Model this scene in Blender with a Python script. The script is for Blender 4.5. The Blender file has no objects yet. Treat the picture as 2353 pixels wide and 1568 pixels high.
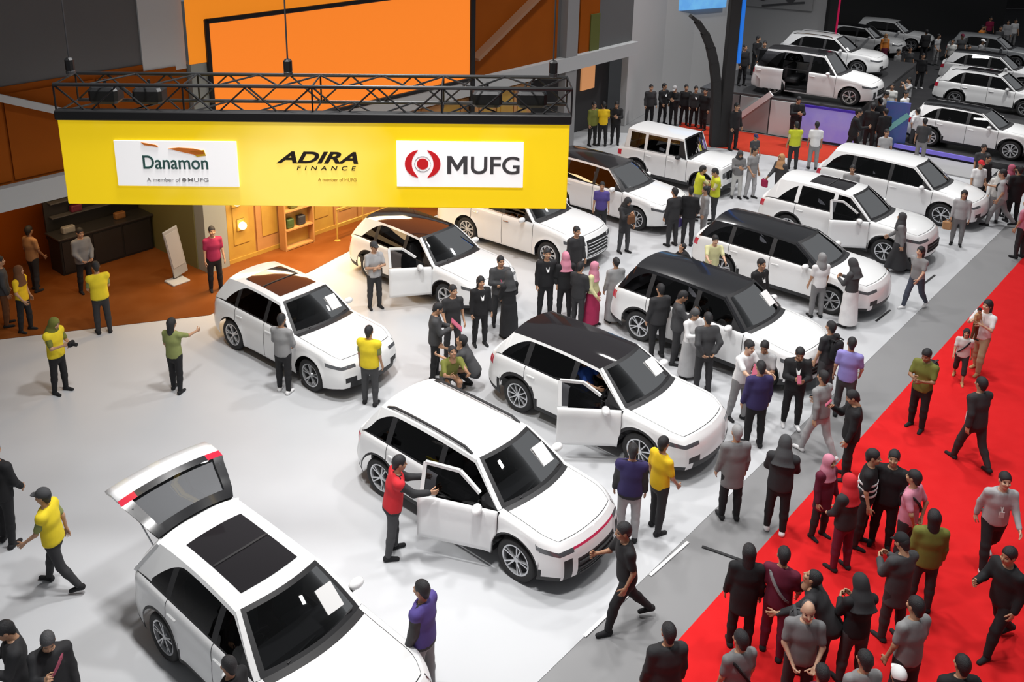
import bpy, bmesh, math, random
import numpy as np
from mathutils import Matrix, Vector
random.seed(7); rng = np.random.default_rng(7)
SC = bpy.context.scene
COL = SC.collection
PI = math.pi
R = math.radians

# ------------------------------------------------------------------ camera
def make_camera():
    pit, roll, h = 0.312, 0.006, 10.262
    c, s = math.cos(pit), math.sin(pit)
    fw = Vector((0, c, -s)); up = Vector((0, s, c)); rt = Vector((1, 0, 0))
    r2 = rt*math.cos(roll)+up*math.sin(roll); u2 = up*math.cos(roll)-rt*math.sin(roll)
    cd = bpy.data.cameras.new('camera'); cd.sensor_width = 36; cd.sensor_fit = 'HORIZONTAL'
    cd.lens = 2153.5/2353*36; cd.shift_y = -394/2353; cd.shift_x = 114.4/2353; cd.clip_end = 300
    co = bpy.data.objects.new('camera', cd); COL.objects.link(co)
    m = Matrix.Identity(4)
    for i in range(3):
        m[i][0] = r2[i]; m[i][1] = u2[i]; m[i][2] = -fw[i]
    m[2][3] = h
    co.matrix_world = m
    SC.camera = co
make_camera()

# ------------------------------------------------------------------ light
w = bpy.data.worlds.new('hall_air'); SC.world = w; w.use_nodes = True
w.node_tree.nodes['Background'].inputs[0].default_value = (0.93, 0.96, 1.0, 1)
w.node_tree.nodes['Background'].inputs[1].default_value = 0.15
SC.view_settings.view_transform = 'Standard'; SC.view_settings.look = 'None'
SC.view_settings.gamma = 1.0; SC.view_settings.exposure = 0.0
SC.view_settings.use_curve_mapping = False

def area(loc, sx, sy, energy, col=(1, 1, 1), rot=(0, 0, 0), name='hall_lamp', spread=PI):
    l = bpy.data.lights.new(name, 'AREA'); l.shape = 'RECTANGLE'; l.size = sx; l.size_y = sy
    l.energy = energy; l.color = col; l.spread = spread
    o = bpy.data.objects.new(name, l); COL.objects.link(o); o.location = loc; o.rotation_euler = rot
    return o
LAMP = 0.47
# rows of high-bay lamps hung under the hall roof (above the frame)
for (lx, ly, e) in [(-3.0, 11.5, 640), (0.0, 8.5, 620), (-1.8, 15.5, 720), (4.5, 15.0, 480), (9.5, 19.0, 460),
                    (2.5, 21.5, 560), (9.0, 25.5, 500), (15.0, 27.5, 480), (5.5, 29.5, 440), (15.5, 36.5, 900), (22.0, 35.0, 760), (28.0, 46.0, 900), (9.0, 36.5, 480), (8.0, 11.5, 330)]:
    area((lx, ly, 13.0), 0.9, 0.9, e*LAMP, (1.0, 0.985, 0.97), rot=(0, 0, R(48)), spread=R(108))

# ------------------------------------------------------------------ materials
MATS = {}
def mat(name, col, rough=0.6, metal=0.0, coat=0.0, emit=0.0, noise=None, spec=0.5, emit_col=None, bump=None):
    if name in MATS: return MATS[name]
    m = bpy.data.materials.new(name); m.use_nodes = True
    nt = m.node_tree; b = nt.nodes['Principled BSDF']
    c = tuple(col)+(1,)
    b.inputs['Base Color'].default_value = c
    b.inputs['Roughness'].default_value = rough; b.inputs['Metallic'].default_value = metal
    b.inputs['Specular IOR Level'].default_value = spec
    if coat: b.inputs['Coat Weight'].default_value = coat; b.inputs['Coat Roughness'].default_value = 0.06
    if emit:
        b.inputs['Emission Color'].default_value = tuple(emit_col)+(1,) if emit_col else c; b.inputs['Emission Strength'].default_value = emit
    if noise:
        sc, amt, c2 = noise
        tc = nt.nodes.new('ShaderNodeTexCoord'); n = nt.nodes.new('ShaderNodeTexNoise'); n.inputs['Scale'].default_value = sc
        n.inputs['Detail'].default_value = 4
        mp = nt.nodes.new('ShaderNodeMapRange'); mp.inputs['From Min'].default_value = 0.35; mp.inputs['From Max'].default_value = 0.7
        mp.inputs['To Max'].default_value = amt
        mx = nt.nodes.new('ShaderNodeMix'); mx.data_type = 'RGBA'
        mx.inputs[6].default_value = c; mx.inputs[7].default_value = tuple(c2)+(1,)
        nt.links.new(tc.outputs['Object'], n.inputs['Vector']); nt.links.new(n.outputs['Fac'], mp.inputs['Value'])
        nt.links.new(mp.outputs['Result'], mx.inputs[0]); nt.links.new(mx.outputs[2], b.inputs['Base Color'])
    if bump:
        sc, st = bump
        tc = nt.nodes.new('ShaderNodeTexCoord'); n = nt.nodes.new('ShaderNodeTexNoise'); n.inputs['Scale'].default_value = sc
        bp = nt.nodes.new('ShaderNodeBump'); bp.inputs['Strength'].default_value = st; bp.inputs['Distance'].default_value = 0.01
        nt.links.new(tc.outputs['Object'], n.inputs['Vector']); nt.links.new(n.outputs['Fac'], bp.inputs['Height'])
        nt.links.new(bp.outputs['Normal'], b.inputs['Normal'])
    MATS[name] = m
    return m

def glass_mat(name, tint, gloss_col=0.9):
    if name in MATS: return MATS[name]
    m = bpy.data.materials.new(name); m.use_nodes = True; nt = m.node_tree; nt.nodes.clear()
    out = nt.nodes.new('ShaderNodeOutputMaterial'); mx = nt.nodes.new('ShaderNodeMixShader')
    tr = nt.nodes.new('ShaderNodeBsdfTransparent'); gl = nt.nodes.new('ShaderNodeBsdfGlossy')
    fr = nt.nodes.new('ShaderNodeFresnel'); fr.inputs['IOR'].default_value = 1.5
    tr.inputs[0].default_value = tuple(tint)+(1,); gl.inputs['Roughness'].default_value = 0.02
    gl.inputs[0].default_value = (gloss_col,)*3+(1,)
    nt.links.new(fr.outputs[0], mx.inputs[0]); nt.links.new(tr.outputs[0], mx.inputs[1]); nt.links.new(gl.outputs[0], mx.inputs[2])
    nt.links.new(mx.outputs[0], out.inputs[0]); MATS[name] = m
    return m

white = mat('car_paint_white', (0.86, 0.865, 0.87), 0.32, coat=0.7)
black_paint = mat('car_paint_black', (0.012, 0.012, 0.014), 0.22, coat=0.8)
grey_paint = mat('car_paint_grey', (0.2, 0.21, 0.22), 0.28, coat=0.7)
trim_black = mat('plastic_black', (0.018, 0.018, 0.02), 0.55)
seam_dark = mat('panel_gap', (0.03, 0.03, 0.032), 0.8)
side_glass = glass_mat('tinted_glass', (0.10, 0.10, 0.11))
screen_glass = glass_mat('windscreen_glass', (0.34, 0.35, 0.36))
roof_glass = mat('roof_glass', (0.018, 0.016, 0.018), 0.05, coat=0.5)
chrome = mat('chrome', (0.75, 0.76, 0.78), 0.15, metal=1.0)
silver = mat('alloy_silver', (0.62, 0.63, 0.65), 0.3, metal=0.7)
rubber = mat('tyre_rubber', (0.02, 0.02, 0.021), 0.75)
lamp_clear = mat('headlamp_lens', (0.10, 0.105, 0.115), 0.08, coat=0.8)
lamp_red = mat('tail_lamp_red', (0.62, 0.02, 0.05), 0.15, coat=0.6)
red_trim = mat('red_trim', (0.6, 0.03, 0.1), 0.3)
cabin = mat('cabin_dark', (0.035, 0.035, 0.038), 0.7)
cabin_grey = mat('cabin_grey', (0.16, 0.165, 0.175), 0.7)
paper = mat('paper_white', (0.82, 0.82, 0.82), 0.7)

# ------------------------------------------------------------------ helpers
def link(o, parent=None):
    COL.objects.link(o)
    if parent is not None: o.parent = parent
    return o
def tag(o, label=None, cat=None, group=None, kind=None):
    if label: o['label'] = label
    if cat: o['category'] = cat
    if group: o['group'] = group
    if kind: o['kind'] = kind
    return o
def empty(name, loc=(0, 0, 0), rz=0.0, parent=None, scale=1.0):
    o = bpy.data.objects.new(name, None); link(o, parent); o.location = loc; o.rotation_euler = (0, 0, rz)
    o.scale = (scale,)*3; o.empty_display_size = 0.1
    return o
def mesh_data(name, v, f, smooth=False, mats=(), midx=None):
    me = bpy.data.meshes.new(name); me.from_pydata([tuple(map(float, p)) for p in v], [], [tuple(map(int, q)) for q in f])
    if smooth: me.polygons.foreach_set('use_smooth', [True]*len(me.polygons))
    for m in mats: me.materials.append(m)
    if midx is not None: me.polygons.foreach_set('material_index', midx)
    me.update(); return me
def obj(name, me, parent=None, loc=(0, 0, 0), rot=(0, 0, 0), mt=None):
    o = bpy.data.objects.new(name, me); link(o, parent); o.location = loc; o.rotation_euler = rot
    if mt is not None:
        if len(me.materials) == 0: me.materials.append(mt)
        elif me.materials[0] is not mt:
            o.material_slots[0].link = 'OBJECT'; o.material_slots[0].material = mt
    return o
class MB:
    def __init__(s): s.v = []; s.f = []
    def add(s, v, f):
        n = len(s.v); s.v += [tuple(p) for p in v]; s.f += [tuple(i+n for i in q) for q in f]; return s
    def box(s, c, d, rz=0.0, ch=0.0):
        x, y, z = d[0]/2, d[1]/2, d[2]/2
        if ch <= 0:
            P = [(-x, -y, -z), (x, -y, -z), (x, y, -z), (-x, y, -z), (-x, -y, z), (x, -y, z), (x, y, z), (-x, y, z)]
            F = [(3, 2, 1, 0), (4, 5, 6, 7), (0, 1, 5, 4), (1, 2, 6, 5), (2, 3, 7, 6), (3, 0, 4, 7)]
        else:   # chamfered: stacked octagon rings
            ch = min(ch, x*.9, y*.9, z*.9); P = []; F = []
            def ring(a, b, zz):
                k = ch
                return [(a, -b+k, zz), (a, b-k, zz), (a-k, b, zz), (-a+k, b, zz), (-a, b-k, zz), (-a, -b+k, zz), (-a+k, -b, zz), (a-k, -b, zz)]
            for (ii, zz) in ((ch, -z), (0, -z+ch), (0, z-ch), (ch, z)): P += ring(x-ii if ii == 0 else x-ii*.7, y-ii if ii == 0 else y-ii*.7, zz)
            for k in range(3):
                for i in range(8): F.append((k*8+i, k*8+(i+1) % 8, k*8+8+(i+1) % 8, k*8+8+i))
            F += [tuple(range(7, -1, -1)), tuple(range(24, 32))]
        cs, sn = math.cos(rz), math.sin(rz)
        s.add([(c[0]+p[0]*cs-p[1]*sn, c[1]+p[0]*sn+p[1]*cs, c[2]+p[2]) for p in P], F); return s
    def bar(s, a, b, wd, ht=None, n=4):
        "prism of n sides (round when n>4) from a to b"
        a = Vector(a); b = Vector(b); d = (b-a).normalized(); ht = ht or wd
        up = Vector((0, 0, 1)) if abs(d.z) < .95 else Vector((1, 0, 0))
        sd = d.cross(up).normalized(); u = sd.cross(d)
        off = PI/4 if n == 4 else 0; k = math.sqrt(.5) if n == 4 else .5
        P = []
        for q in (a, b):
            for i in range(n):
                t = off+2*PI*i/n; P.append(q+sd*(math.cos(t)*wd*k)+u*(math.sin(t)*ht*k))
        F = [(i, (i+1) % n, n+(i+1) % n, n+i) for i in range(n)]+[tuple(range(n-1, -1, -1)), tuple(range(n, 2*n))]
        s.add(P, F); return s
    def prism(s, pts, z0, z1):
        n = len(pts)
        s.add([(p[0], p[1], z0) for p in pts]+[(p[0], p[1], z1) for p in pts],
              [tuple(range(n-1, -1, -1)), tuple(range(n, 2*n))]+[(i, (i+1) % n, n+(i+1) % n, n+i) for i in range(n)]); return s
    def lathe(s, prof, n=24, axis='z', c=(0, 0, 0)):
        "prof: list of (r, h)"
        P = []; F = []; m = len(prof)
        for i in range(n):
            t = 2*PI*i/n
            for r, h in prof:
                q = (r*math.cos(t), r*math.sin(t), h)
                if axis == 'y': q = (q[0], h, q[1])
                if axis == 'x': q = (h, q[0], q[1])
                P.append((q[0]+c[0], q[1]+c[1], q[2]+c[2]))
        for i in range(n):
            for j in range(m-1):
                F.append((i*m+j, ((i+1) % n)*m+j, ((i+1) % n)*m+j+1, i*m+j+1))
        s.add(P, F); return s
    def sphere(s, c, r, n=12, m=8):
        if not isinstance(r, (tuple, list)): r = (r, r, r)
        P = []; F = []
        for j in range(m+1):
            a = PI*j/m
            for i in range(n):
                t = 2*PI*i/n; P.append((c[0]+r[0]*math.sin(a)*math.cos(t), c[1]+r[1]*math.sin(a)*math.sin(t), c[2]+r[2]*math.cos(a)))
        for j in range(m):
            for i in range(n): F.append((j*n+i, (j+1)*n+i, (j+1)*n+(i+1) % n, j*n+(i+1) % n))
        s.add(P, F); return s
    def mesh(s, name='mesh', smooth=False, mt=None): return mesh_data(name, s.v, s.f, smooth, [mt] if mt else [])
    def build(s, name, mt, parent=None, smooth=False, loc=(0, 0, 0), rot=(0, 0, 0)):
        return obj(name, s.mesh(name, smooth, mt), parent, loc, rot)
# ------------------------------------------------------------------ the hall
floor_m = mat('floor_sheet', (0.52, 0.53, 0.55), 0.38, noise=(0.35, .5, (0.60, 0.61, 0.625)), spec=.4)
wood_m = mat('floor_wood', (0.17, 0.048, 0.008), 0.5, noise=(1.2, .7, (0.23, 0.078, 0.02)), spec=.12)
red_m = mat('carpet_red', (0.72, 0.020, 0.022), 0.95, noise=(3.0, .35, (0.60, 0.010, 0.012)), bump=(350, .4), spec=.1)
red2_m = mat('carpet_brick', (0.47, 0.045, 0.022), 0.95, noise=(2.0, .4, (0.40, 0.03, 0.02)), bump=(350, .4), spec=.1)
dark_m = mat('carpet_dark', (0.035, 0.035, 0.038), 0.9, noise=(1.5, .5, (0.05, 0.05, 0.053)), spec=.2)
brown_m = mat('panel_brown', (0.30, 0.072, 0.006), 0.6, noise=(.9, .5, (0.25, 0.058, 0.005)), spec=.08)
gold_m = mat('panel_gold', (0.52, 0.26, 0.09), 0.45, noise=(2.5, .6, (0.40, 0.19, 0.05)))
gold2_m = mat('panel_ochre', (0.50, 0.30, 0.05), 0.45, noise=(3, .6, (0.42, 0.22, 0.04)))
greywall_m = mat('wall_grey', (0.115, 0.115, 0.118), 0.7, noise=(.5, .3, (0.10, 0.10, 0.103)))
greywall2_m = mat('wall_light_grey', (0.52, 0.52, 0.525), 0.7, noise=(.4, .3, (0.48, 0.48, 0.485)))
beam_m = mat('beam_grey', (0.46, 0.47, 0.48), 0.6)
blackwall_m = mat('drape_black', (0.026, 0.026, 0.027), 0.85)
black_metal = mat('metal_black', (0.014, 0.014, 0.015), 0.45, metal=.3)
steel = mat('steel_dark', (0.10, 0.10, 0.105), 0.4, metal=.7)
gloss_grey = mat('stage_gloss_grey', (0.22, 0.22, 0.225), 0.25)

hall_m = mat('floor_concrete', (0.235, 0.235, 0.24), 0.5, noise=(0.6, .5, (0.27, 0.27, 0.275)), spec=.4)
tag(MB().prism([(-30, -6), (70, -6), (70, 75), (-30, 75)], -.2, -.008).build('floor', hall_m), kind='structure')
tag(MB().prism([(-30, -6), (-13.4, -6), (1.72, 10.47), (19.3, 29.6), (18.6, 31.2), (16.4, 33.4), (12, 36.2), (5, 37), (-30, 37)], -.02, 0).build('floor', floor_m), kind='structure')
# facade frame: s along the booth front, d towards the visitors
FS = np.array((-6.24, 23.27)); FA = R(47.5); FU = np.array((math.cos(FA), math.sin(FA))); FN = np.array((math.sin(FA), -math.cos(FA)))
def fpt(s, d): q = FS+FU*s+FN*d; return (float(q[0]), float(q[1]))
def fbox(mb, s0, s1, z0, z1, d0, d1):
    c = fpt((s0+s1)/2, (d0+d1)/2); return mb.box((c[0], c[1], (z0+z1)/2), (abs(s1-s0), abs(d1-d0), z1-z0), FA)
def fb(name, mt, s0, s1, z0, z1, d0, d1, parent=None): return fbox(MB(), s0, s1, z0, z1, d0, d1).build(name, mt, parent)
def fbar(name, mt, a, b, wd, ht, parent=None):
    pa = fpt(a[0], a[2]); pb = fpt(b[0], b[2]); return MB().bar((pa[0], pa[1], a[1]), (pb[0], pb[1], b[1]), wd, ht).build(name, mt, parent)
ST = lambda o: tag(o, kind='structure')
ST(MB().prism([fpt(-12, -.6), fpt(-6, -.27), fpt(-3.9, 1.0), fpt(-2.06, 2.14), fpt(1.2, 1.9), fpt(3.49, 1.45), fpt(13, 1.2), fpt(13, -.1), fpt(-.4, -.1), fpt(-.4, -4.2), fpt(-12, -4.2)], -.01, .012).build('floor', wood_m))
# --- booth facade
ST(fb('wall_back', brown_m, -12, -.4, 0, 3.3, -4.3, -4.1))
ST(fb('wall_left', brown_m, -12, -11.8, 0, 3.3, -4.1, -.2))
ST(fb('ceiling', brown_m, -12, -.4, 3.3, 3.45, -4.3, -.1))
w_up = ST(fb('wall_back', greywall_m, -14, -.75, 5.6, 11, -.35, -.15))
ST(fb('wall_back', mat('wall_mid_grey', (.55, .56, .57), .7, spec=.2), -1.9, -.75, 5.5, 7.35, -.15, -.10))
hd = ST(fb('wall_front', brown_m, -14, -.75, 3.6, 5.75, -.35, -.12))
for k in range(6):     # header panels above the shop opening
    fb('panel', brown_m, -13.6+2.1*k, -11.56+2.1*k, 3.68, 5.6, -.12, -.07, hd)
ST(fb('trim_1', beam_m, -14, 19.6, 3.08, 3.6, -.35, .12))
ST(fbar('trim_2', beam_m, (-6.6, 6.1, .02), (-2.4, 4.35, .02), .16, .16))
ST(fb('wall_front', brown_m, 9.75, 14.5, 3.6, 9.5, -.35, -.15))
ST(fbar('trim_3', mat('beam_bronze', (.30, .16, .09), .5), (9.8, 4.25, -.02), (13.7, 6.35, -.02), .42, .12))
ST(fb('wall_front', greywall_m, 14.5, 19.6, 3.6, 9.5, -.4, -.2))
ST(fb('trim_4', mat('column_grey', (.26, .26, .265), .5), 14.75, 15.45, 0, 9.5, -.2, .1))
ST(fb('trim_5', brown_m, 15.85, 17.1, 3.6, 9.5, -.2, -.12))
ST(fb('trim_6', mat('column_olive', (.10, .11, .02), .6), 16.5, 17.1, 3.6, 5.0, -.12, -.08))
ST(fb('wall_front', mat('booth_dark', (.045, .045, .047), .7), 13, 19.6, 0, 3.08, -1.4, -1.2))
o = fb('lit_sign', mat('sign_peach', (.75, .34, .14), .5, emit=.5), 17.55, 18.45, 1.7, 2.9, -1.2, -1.12); tag(o, 'small peach lit panel in the dark booth behind the banner end', 'sign')
# --- lit shop front: separate wood panels on a back board
sf = ST(fb('wall_front', gold_m, -.02, 13, 0, 3.08, -.25, -.1))
for k in range(14):
    s0 = .02+.92*k
    fb('panel', gold_m if k % 3 else gold2_m, s0, s0+.86, .12, 2.98, -.1, -.05, sf)
    fb('moulding', gold2_m, s0+.18, s0+.68, .5, 2.5, -.05, -.03, sf)
ST(fb('trim_7', gold2_m, 0, 13, 0, .12, -.1, -.02))
ST(fb('trim_8', mat('pillar_grey', (.30, .32, .30), .6), -.72, -.05, 0, 5.6, -.45, .05))
ST(fb('wall_right', mat('wall_khaki', (.17, .16, .06), .6), -.75, -.6, 0, 3.3, -4.2, -.4))
def fthing(name, s, d, label, cat): 
    e = empty(name, (*fpt(s, d), 0), FA); return tag(e, label, cat)
# wall lamps
for (s, z, lab) in ((.30, 1.75, 'upper glowing round wall lamp on the gold shop front'), (.42, 1.05, 'lower glowing round wall lamp on the gold shop front')):
    e = fthing('wall_lamp', s, -.02, lab, 'lamp')
    MB().box((0, .0, z), (.26, .05, .34), 0, .02).build('back_plate', gold2_m, e)
    MB().sphere((0, -.10, z), .11, 14, 10).build('globe', mat('lamp_glow', (1.0, .80, .35), .4, emit=6), e, True)
# display cabinet with shelves and goods
e = fthing('display_cabinet', 2.1, .22, 'wooden display cabinet with dark goods on shelves at the shop front', 'cabinet')
MB().box((0, .12, .9), (1.0, .04, 1.8)).build('back_panel', gold2_m, e)
for sx in (-.49, .49): MB().box((sx, 0, .9), (.04, .28, 1.8)).build('side_panel', gold_m, e)
for z in (.05, .6, 1.15, 1.76): MB().box((0, 0, z), (.98, .28, .04)).build('shelf', gold_m, e)
for i, (sx, z, c) in enumerate([(-.25, .62, 'green'), (.15, .62, 'dark'), (-.1, 1.17, 'olive'), (.28, 1.17, 'dark')]):
    b = MB().box((0, 0, .13), (.24, .16, .26), 0, .02).box((0, -.082, .15), (.16, .01, .12)).build('goods_box', mat('goods_'+c, {'green': (.05, .09, .02), 'dark': (.03, .03, .035), 'olive': (.12, .12, .02)}[c], .5))
    p = fpt(2.1+sx, .22); b.location = (p[0], p[1], z+.01); b.rotation_euler = (0, 0, FA)
    tag(b, ['green box at the left of the middle cabinet shelf', 'dark box at the right of the middle cabinet shelf', 'olive box at the left of the upper cabinet shelf', 'dark box at the right of the upper cabinet shelf'][i], 'box')
# gold handrail
e = fthing('handrail', 4.4, .75, 'gold handrail on posts in front of the shop wall', 'railing')
MB().bar((-1.3, 0, .95), (1.6, 0, .95), .06, n=8).build('rail', gold2_m, e)
MB().bar((-1.3, 0, .5), (1.6, 0, .5), .04, n=8).build('rail', gold2_m, e)
for sx in (-1.28, -.3, .65, 1.58): MB().bar((sx, 0, 0), (sx, 0, .95), .05, n=8).lathe([(0, 0), (.09, 0), (.09, .02), (.03, .03)], 12, 'z', (sx, 0, 0)).build('post', gold2_m, e)
# black counter inside the shop
e = fthing('display_counter', -2.1, -2.9, 'large black display counter inside the brown wooden shop', 'counter')
MB().box((0, 0, .5), (2.6, .7, 1.0), 0, .02).build('cabinet', trim_black, e)
MB().box((0, -.02, 1.02), (2.7, .8, .05), 0, .01).build('worktop', mat('worktop_dark', (.04, .04, .043), .3), e)
MB().box((0, .38, 1.5), (2.6, .08, 1.3)).build('back_board', trim_black, e)
for sx in (-.85, 0, .85): MB().box((sx, -.36, .5), (.8, .02, .86), 0, .005).build('door', mat('counter_door', (.025, .025, .027), .4), e)
for z in (1.45, 1.85): MB().box((0, .24, z), (2.4, .22, .03)).build('shelf', mat('shelf_grey', (.09, .09, .095), .4), e)
for i, (sx, zz, c, w_) in enumerate([(-.9, 1.045, (.35, .35, .35), .34), (.55, 1.045, (.30, .14, .05), .3), (-.5, 1.465, (.16, .02, .05), .3), (.5, 1.465, (.25, .26, .26), .22), (.95, 1.865, (.15, .08, .02), .24)]):
    b = MB().box((0, 0, .09), (w_, .16, .18), 0, .02).box((0, -.085, .09), (w_*.6, .012, .1)).build('goods_box', mat('counter_goods_%d' % i, c, .5)); p = fpt(-2.1+sx, -2.9+(.05 if zz < 1.2 else -.24))
    b.location = (p[0], p[1], zz); b.rotation_euler = (0, 0, FA)
    tag(b, ['grey box on the black counter top', 'brown box on the black counter top', 'dark red box on the lower counter shelf', 'small grey box on the lower counter shelf', 'brown box on the upper counter shelf'][i], 'box')
# slanted info board
e = fthing('info_stand', -1.55, -.1, 'slanted grey information board standing at the shop entrance', 'stand')
MB().box((0, 0, .03), (.5, .45, .05), 0, .015).build('base', beam_m, e)
MB().bar((0, .12, .05), (0, .02, 1.0), .08, .05).build('post', steel, e)
b = MB().box((0, 0, 0), (.42, .04, 1.5), 0, .012).build('board', mat('board_grey', (.38, .39, .39), .4), e, False, (0, -.04, .85), (R(10), R(-14), 0))
MB().box((0, -.024, .1), (.34, .008, 1.1)).build('print', mat('board_print', (.46, .47, .47), .5), b)
area((*fpt(-3.5, -1.6), 3.2), 3.5, 1.6, 45, (1.0, .66, .34), name='shop_light', rot=(0, 0, FA))
area((*fpt(-.6, 1.3), 3.0), 2.6, .6, 50, (1.0, .66, .34), name='shop_light', rot=(0, 0, FA))
area((*fpt(3.0, 1.2), 3.05), 5.0, .5, 230, (1.0, .72, .38), name='shop_light', rot=(R(-14)*math.cos(FA)*0, 0, FA))
area((*fpt(.6, 1.5), 3.0), 3.6, .8, 75, (1.0, .74, .44), name='shop_light', rot=(0, 0, FA), spread=R(95))  # extra unseen light added to brighten the wood floor
# --- orange screen on the facade
e = fthing('led_screen', 0, 0, 'huge plain orange screen in a black frame above the yellow banner', 'screen')
MB().box((4.45, .02, 5.35), (10.3, .06, 4.0)).build('backing', mat('screen_glow_edge', (.3, .08, .006), .6, emit=.75, emit_col=(.95, .28, .02), spec=.05), e)
MB().box((4.68, -.06, 5.12), (9.7, .05, 2.96)).build('display', mat('screen_orange', (.28, .06, .006), .6, emit=.88, emit_col=(.95, .235, .026), spec=.05), e)
for (c, d) in (((4.68, -.1, 6.62), (9.9, .1, .12)), ((4.68, -.1, 3.64), (9.9, .1, .12)), ((-.22, -.1, 5.13), (.12, .1, 3.1)), ((9.58, -.1, 5.13), (.22, .1, 6.4))):
    MB().box(c, d, 0, .02).build('frame_bar', black_metal, e)

# --- far grey wall, arch, stage
pts = [fpt(19.6, -.3), (8.0, 40.0), (9.0, 41.6), (10.6, 42.9), (13.2, 44.2)]
m = MB(); q = pts+[(13.0, 44.5), (10.4, 43.2), (8.7, 41.8), (7.7, 40.2), fpt(19.6, -.6)]
ST(m.prism(q, 0, 9.5).build('wall_back', greywall2_m))
o = MB().box((10.75, 42.75, 5.0), (3.0, .12, 1.6), R(27), .02).build('led_screen', mat('screen_blue', (.10, .30, .62), .4, emit=.8, noise=(1.5, .9, (.25, .65, .85)))); tag(o, 'light blue screen high on the tall grey wall', 'screen')
e = tag(empty('arch_post', (10.25, 35.0, 0)), 'tall black arch post with a blue light strip', 'arch')
MB().box((-.16, 0, 4.75), (.40, .45, 9.5), 0, .03).build('post', blackwall_m, e)
m = MB(); arm = [(-1.78, 5.05, .08), (-1.52, 4.84, .16), (-1.2, 4.42, .24), (-.94, 3.88, .28), (-.76, 3.3, .30), (-.62, 2.6, .30), (-.54, 1.8, .30), (-.5, .9, .30), (-.48, 0, .30)]
for (x0, z0, w0), (x1, z1, w1) in zip(arm[:-1], arm[1:]): m.bar((x0, 0, z0), (x1, 0, z1), .42, (w0+w1)/2)
m.build('curved_arm', blackwall_m, e)
MB().box((.12, -.16, 6.4), (.13, .14, 6.2), 0, .02).build('light_strip', mat('strip_blue', (.01, .12, .50), .4, emit=.9), e)
# stage
SA = R(-35); SU = np.array((math.cos(SA), math.sin(SA))); SB = np.array((-math.sin(SA), math.cos(SA))); S0 = np.array((11.31, 37.5))
def spt(a, b): q = S0+SU*a+SB*b; return (float(q[0]), float(q[1]))
SZ = 1.55
stg = tag(empty('stage', (*spt(0, 0), 0), SA), 'raised grey car stage with a blue lit front panel', 'stage')
MB().prism([(-1.6, .05), (4.65, .05), (4.65, 11.0), (-1.6, 11.0)], 0, SZ-.08).build('base', mat('stage_side', (.10, .10, .105), .5), stg)
MB().prism([(-1.65, -.02), (4.7, -.02), (4.7, 11.05), (-1.65, 11.05)], SZ-.08, SZ).build('deck', mat('stage_deck', (.06, .06, .063), .35), stg)
for k, (a0, a1, c) in enumerate([(-1.6, .05, (.16, .175, .18)), (.1, 1.3, (.36, .40, .405)), (1.35, 2.42, (.68, .75, .755))]):
    MB().box(((a0+a1)/2, 0, .74), (a1-a0, .08, 1.44), 0, .01).build('front_panel', mat('stage_panel_%d' % k, c, .3), stg)
MB().box((3.56, -.0, .78), (2.16, .08, 1.36), 0, .01).build('lit_panel', mat('panel_periwinkle', (.20, .17, .52), .3, emit=.5, noise=(1.1, .8, (.34, .34, .42))), stg)
MB().box((3.56, -.05, 1.42), (2.16, .05, .10), 0, .01).build('light_strip', mat('strip_indigo', (.03, .01, .22), .3, emit=.6), stg)
MB().bar((.05, -.1, .5), (1.35, -.1, 1.72), .1, .22).build('diagonal_strip', paper, stg)
# stage backdrop
bw_ = ST(MB().prism([spt(-6, 11.2), spt(.3, 11.2), spt(.3, 11.5), spt(-6, 11.5)], 0, 9).build('wall_back', greywall2_m))
p = tag(empty('wall_poster', (*spt(-2.3, 11.12), 0), SA), 'grey poster with a car picture on the stage backdrop', 'poster')
MB().box((.2, 0, 4.55), (3.4, .06, 2.0)).build('sheet', mat('poster_grey', (.40, .40, .405), .5), p)
MB().box((.1, -.04, 4.35), (2.4, .02, .5), 0, .01).build('printed_car_body', mat('print_white', (.72, .72, .73), .5), p)
MB().box((.3, -.05, 4.75), (1.4, .02, .4), 0, .01).build('printed_car_cabin', mat('print_dark', (.08, .08, .085), .5), p)
for x in (-.6, .8): MB().lathe([(0, -.07), (.24, -.07), (.24, -.04), (0, -.04)], 18, 'y', (x, 0, 4.12)).build('printed_wheel', mat('print_dark', (.08, .08, .085)), p)
MB().bar((-.6, -.05, 3.62), (1.5, -.05, 3.95), .03, .1).build('printed_line', mat('print_dark', (.08, .08, .085)), p)
e = tag(empty('booth_post', (*spt(.55, 11.1), 0)), 'black booth post with a red edge behind the stage', 'post')
MB().box((0, 0, 4.5), (.42, .42, 9), 0, .03).build('column', blackwall_m, e)
MB().box((.26, -.1, 3.9), (.1, .2, 3.4), 0, .02).build('red_edge', mat('edge_red', (.65, .01, .09), .4, emit=.3), e)
ST(MB().box((42, 74, 7), (70, .3, 14)).build('wall_back', blackwall_m))
ST(MB().box((70, 55, 7), (.3, 40, 14)).build('wall_right', blackwall_m))
# dark booth drape beyond the stage
ST(MB().prism([(20.5, 58.5), (36, 62.5), (36, 62.9), (20.5, 58.9)], 0, 9).build('wall_back', mat('drape_charcoal', (.04, .04, .041), .85)))

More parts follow.
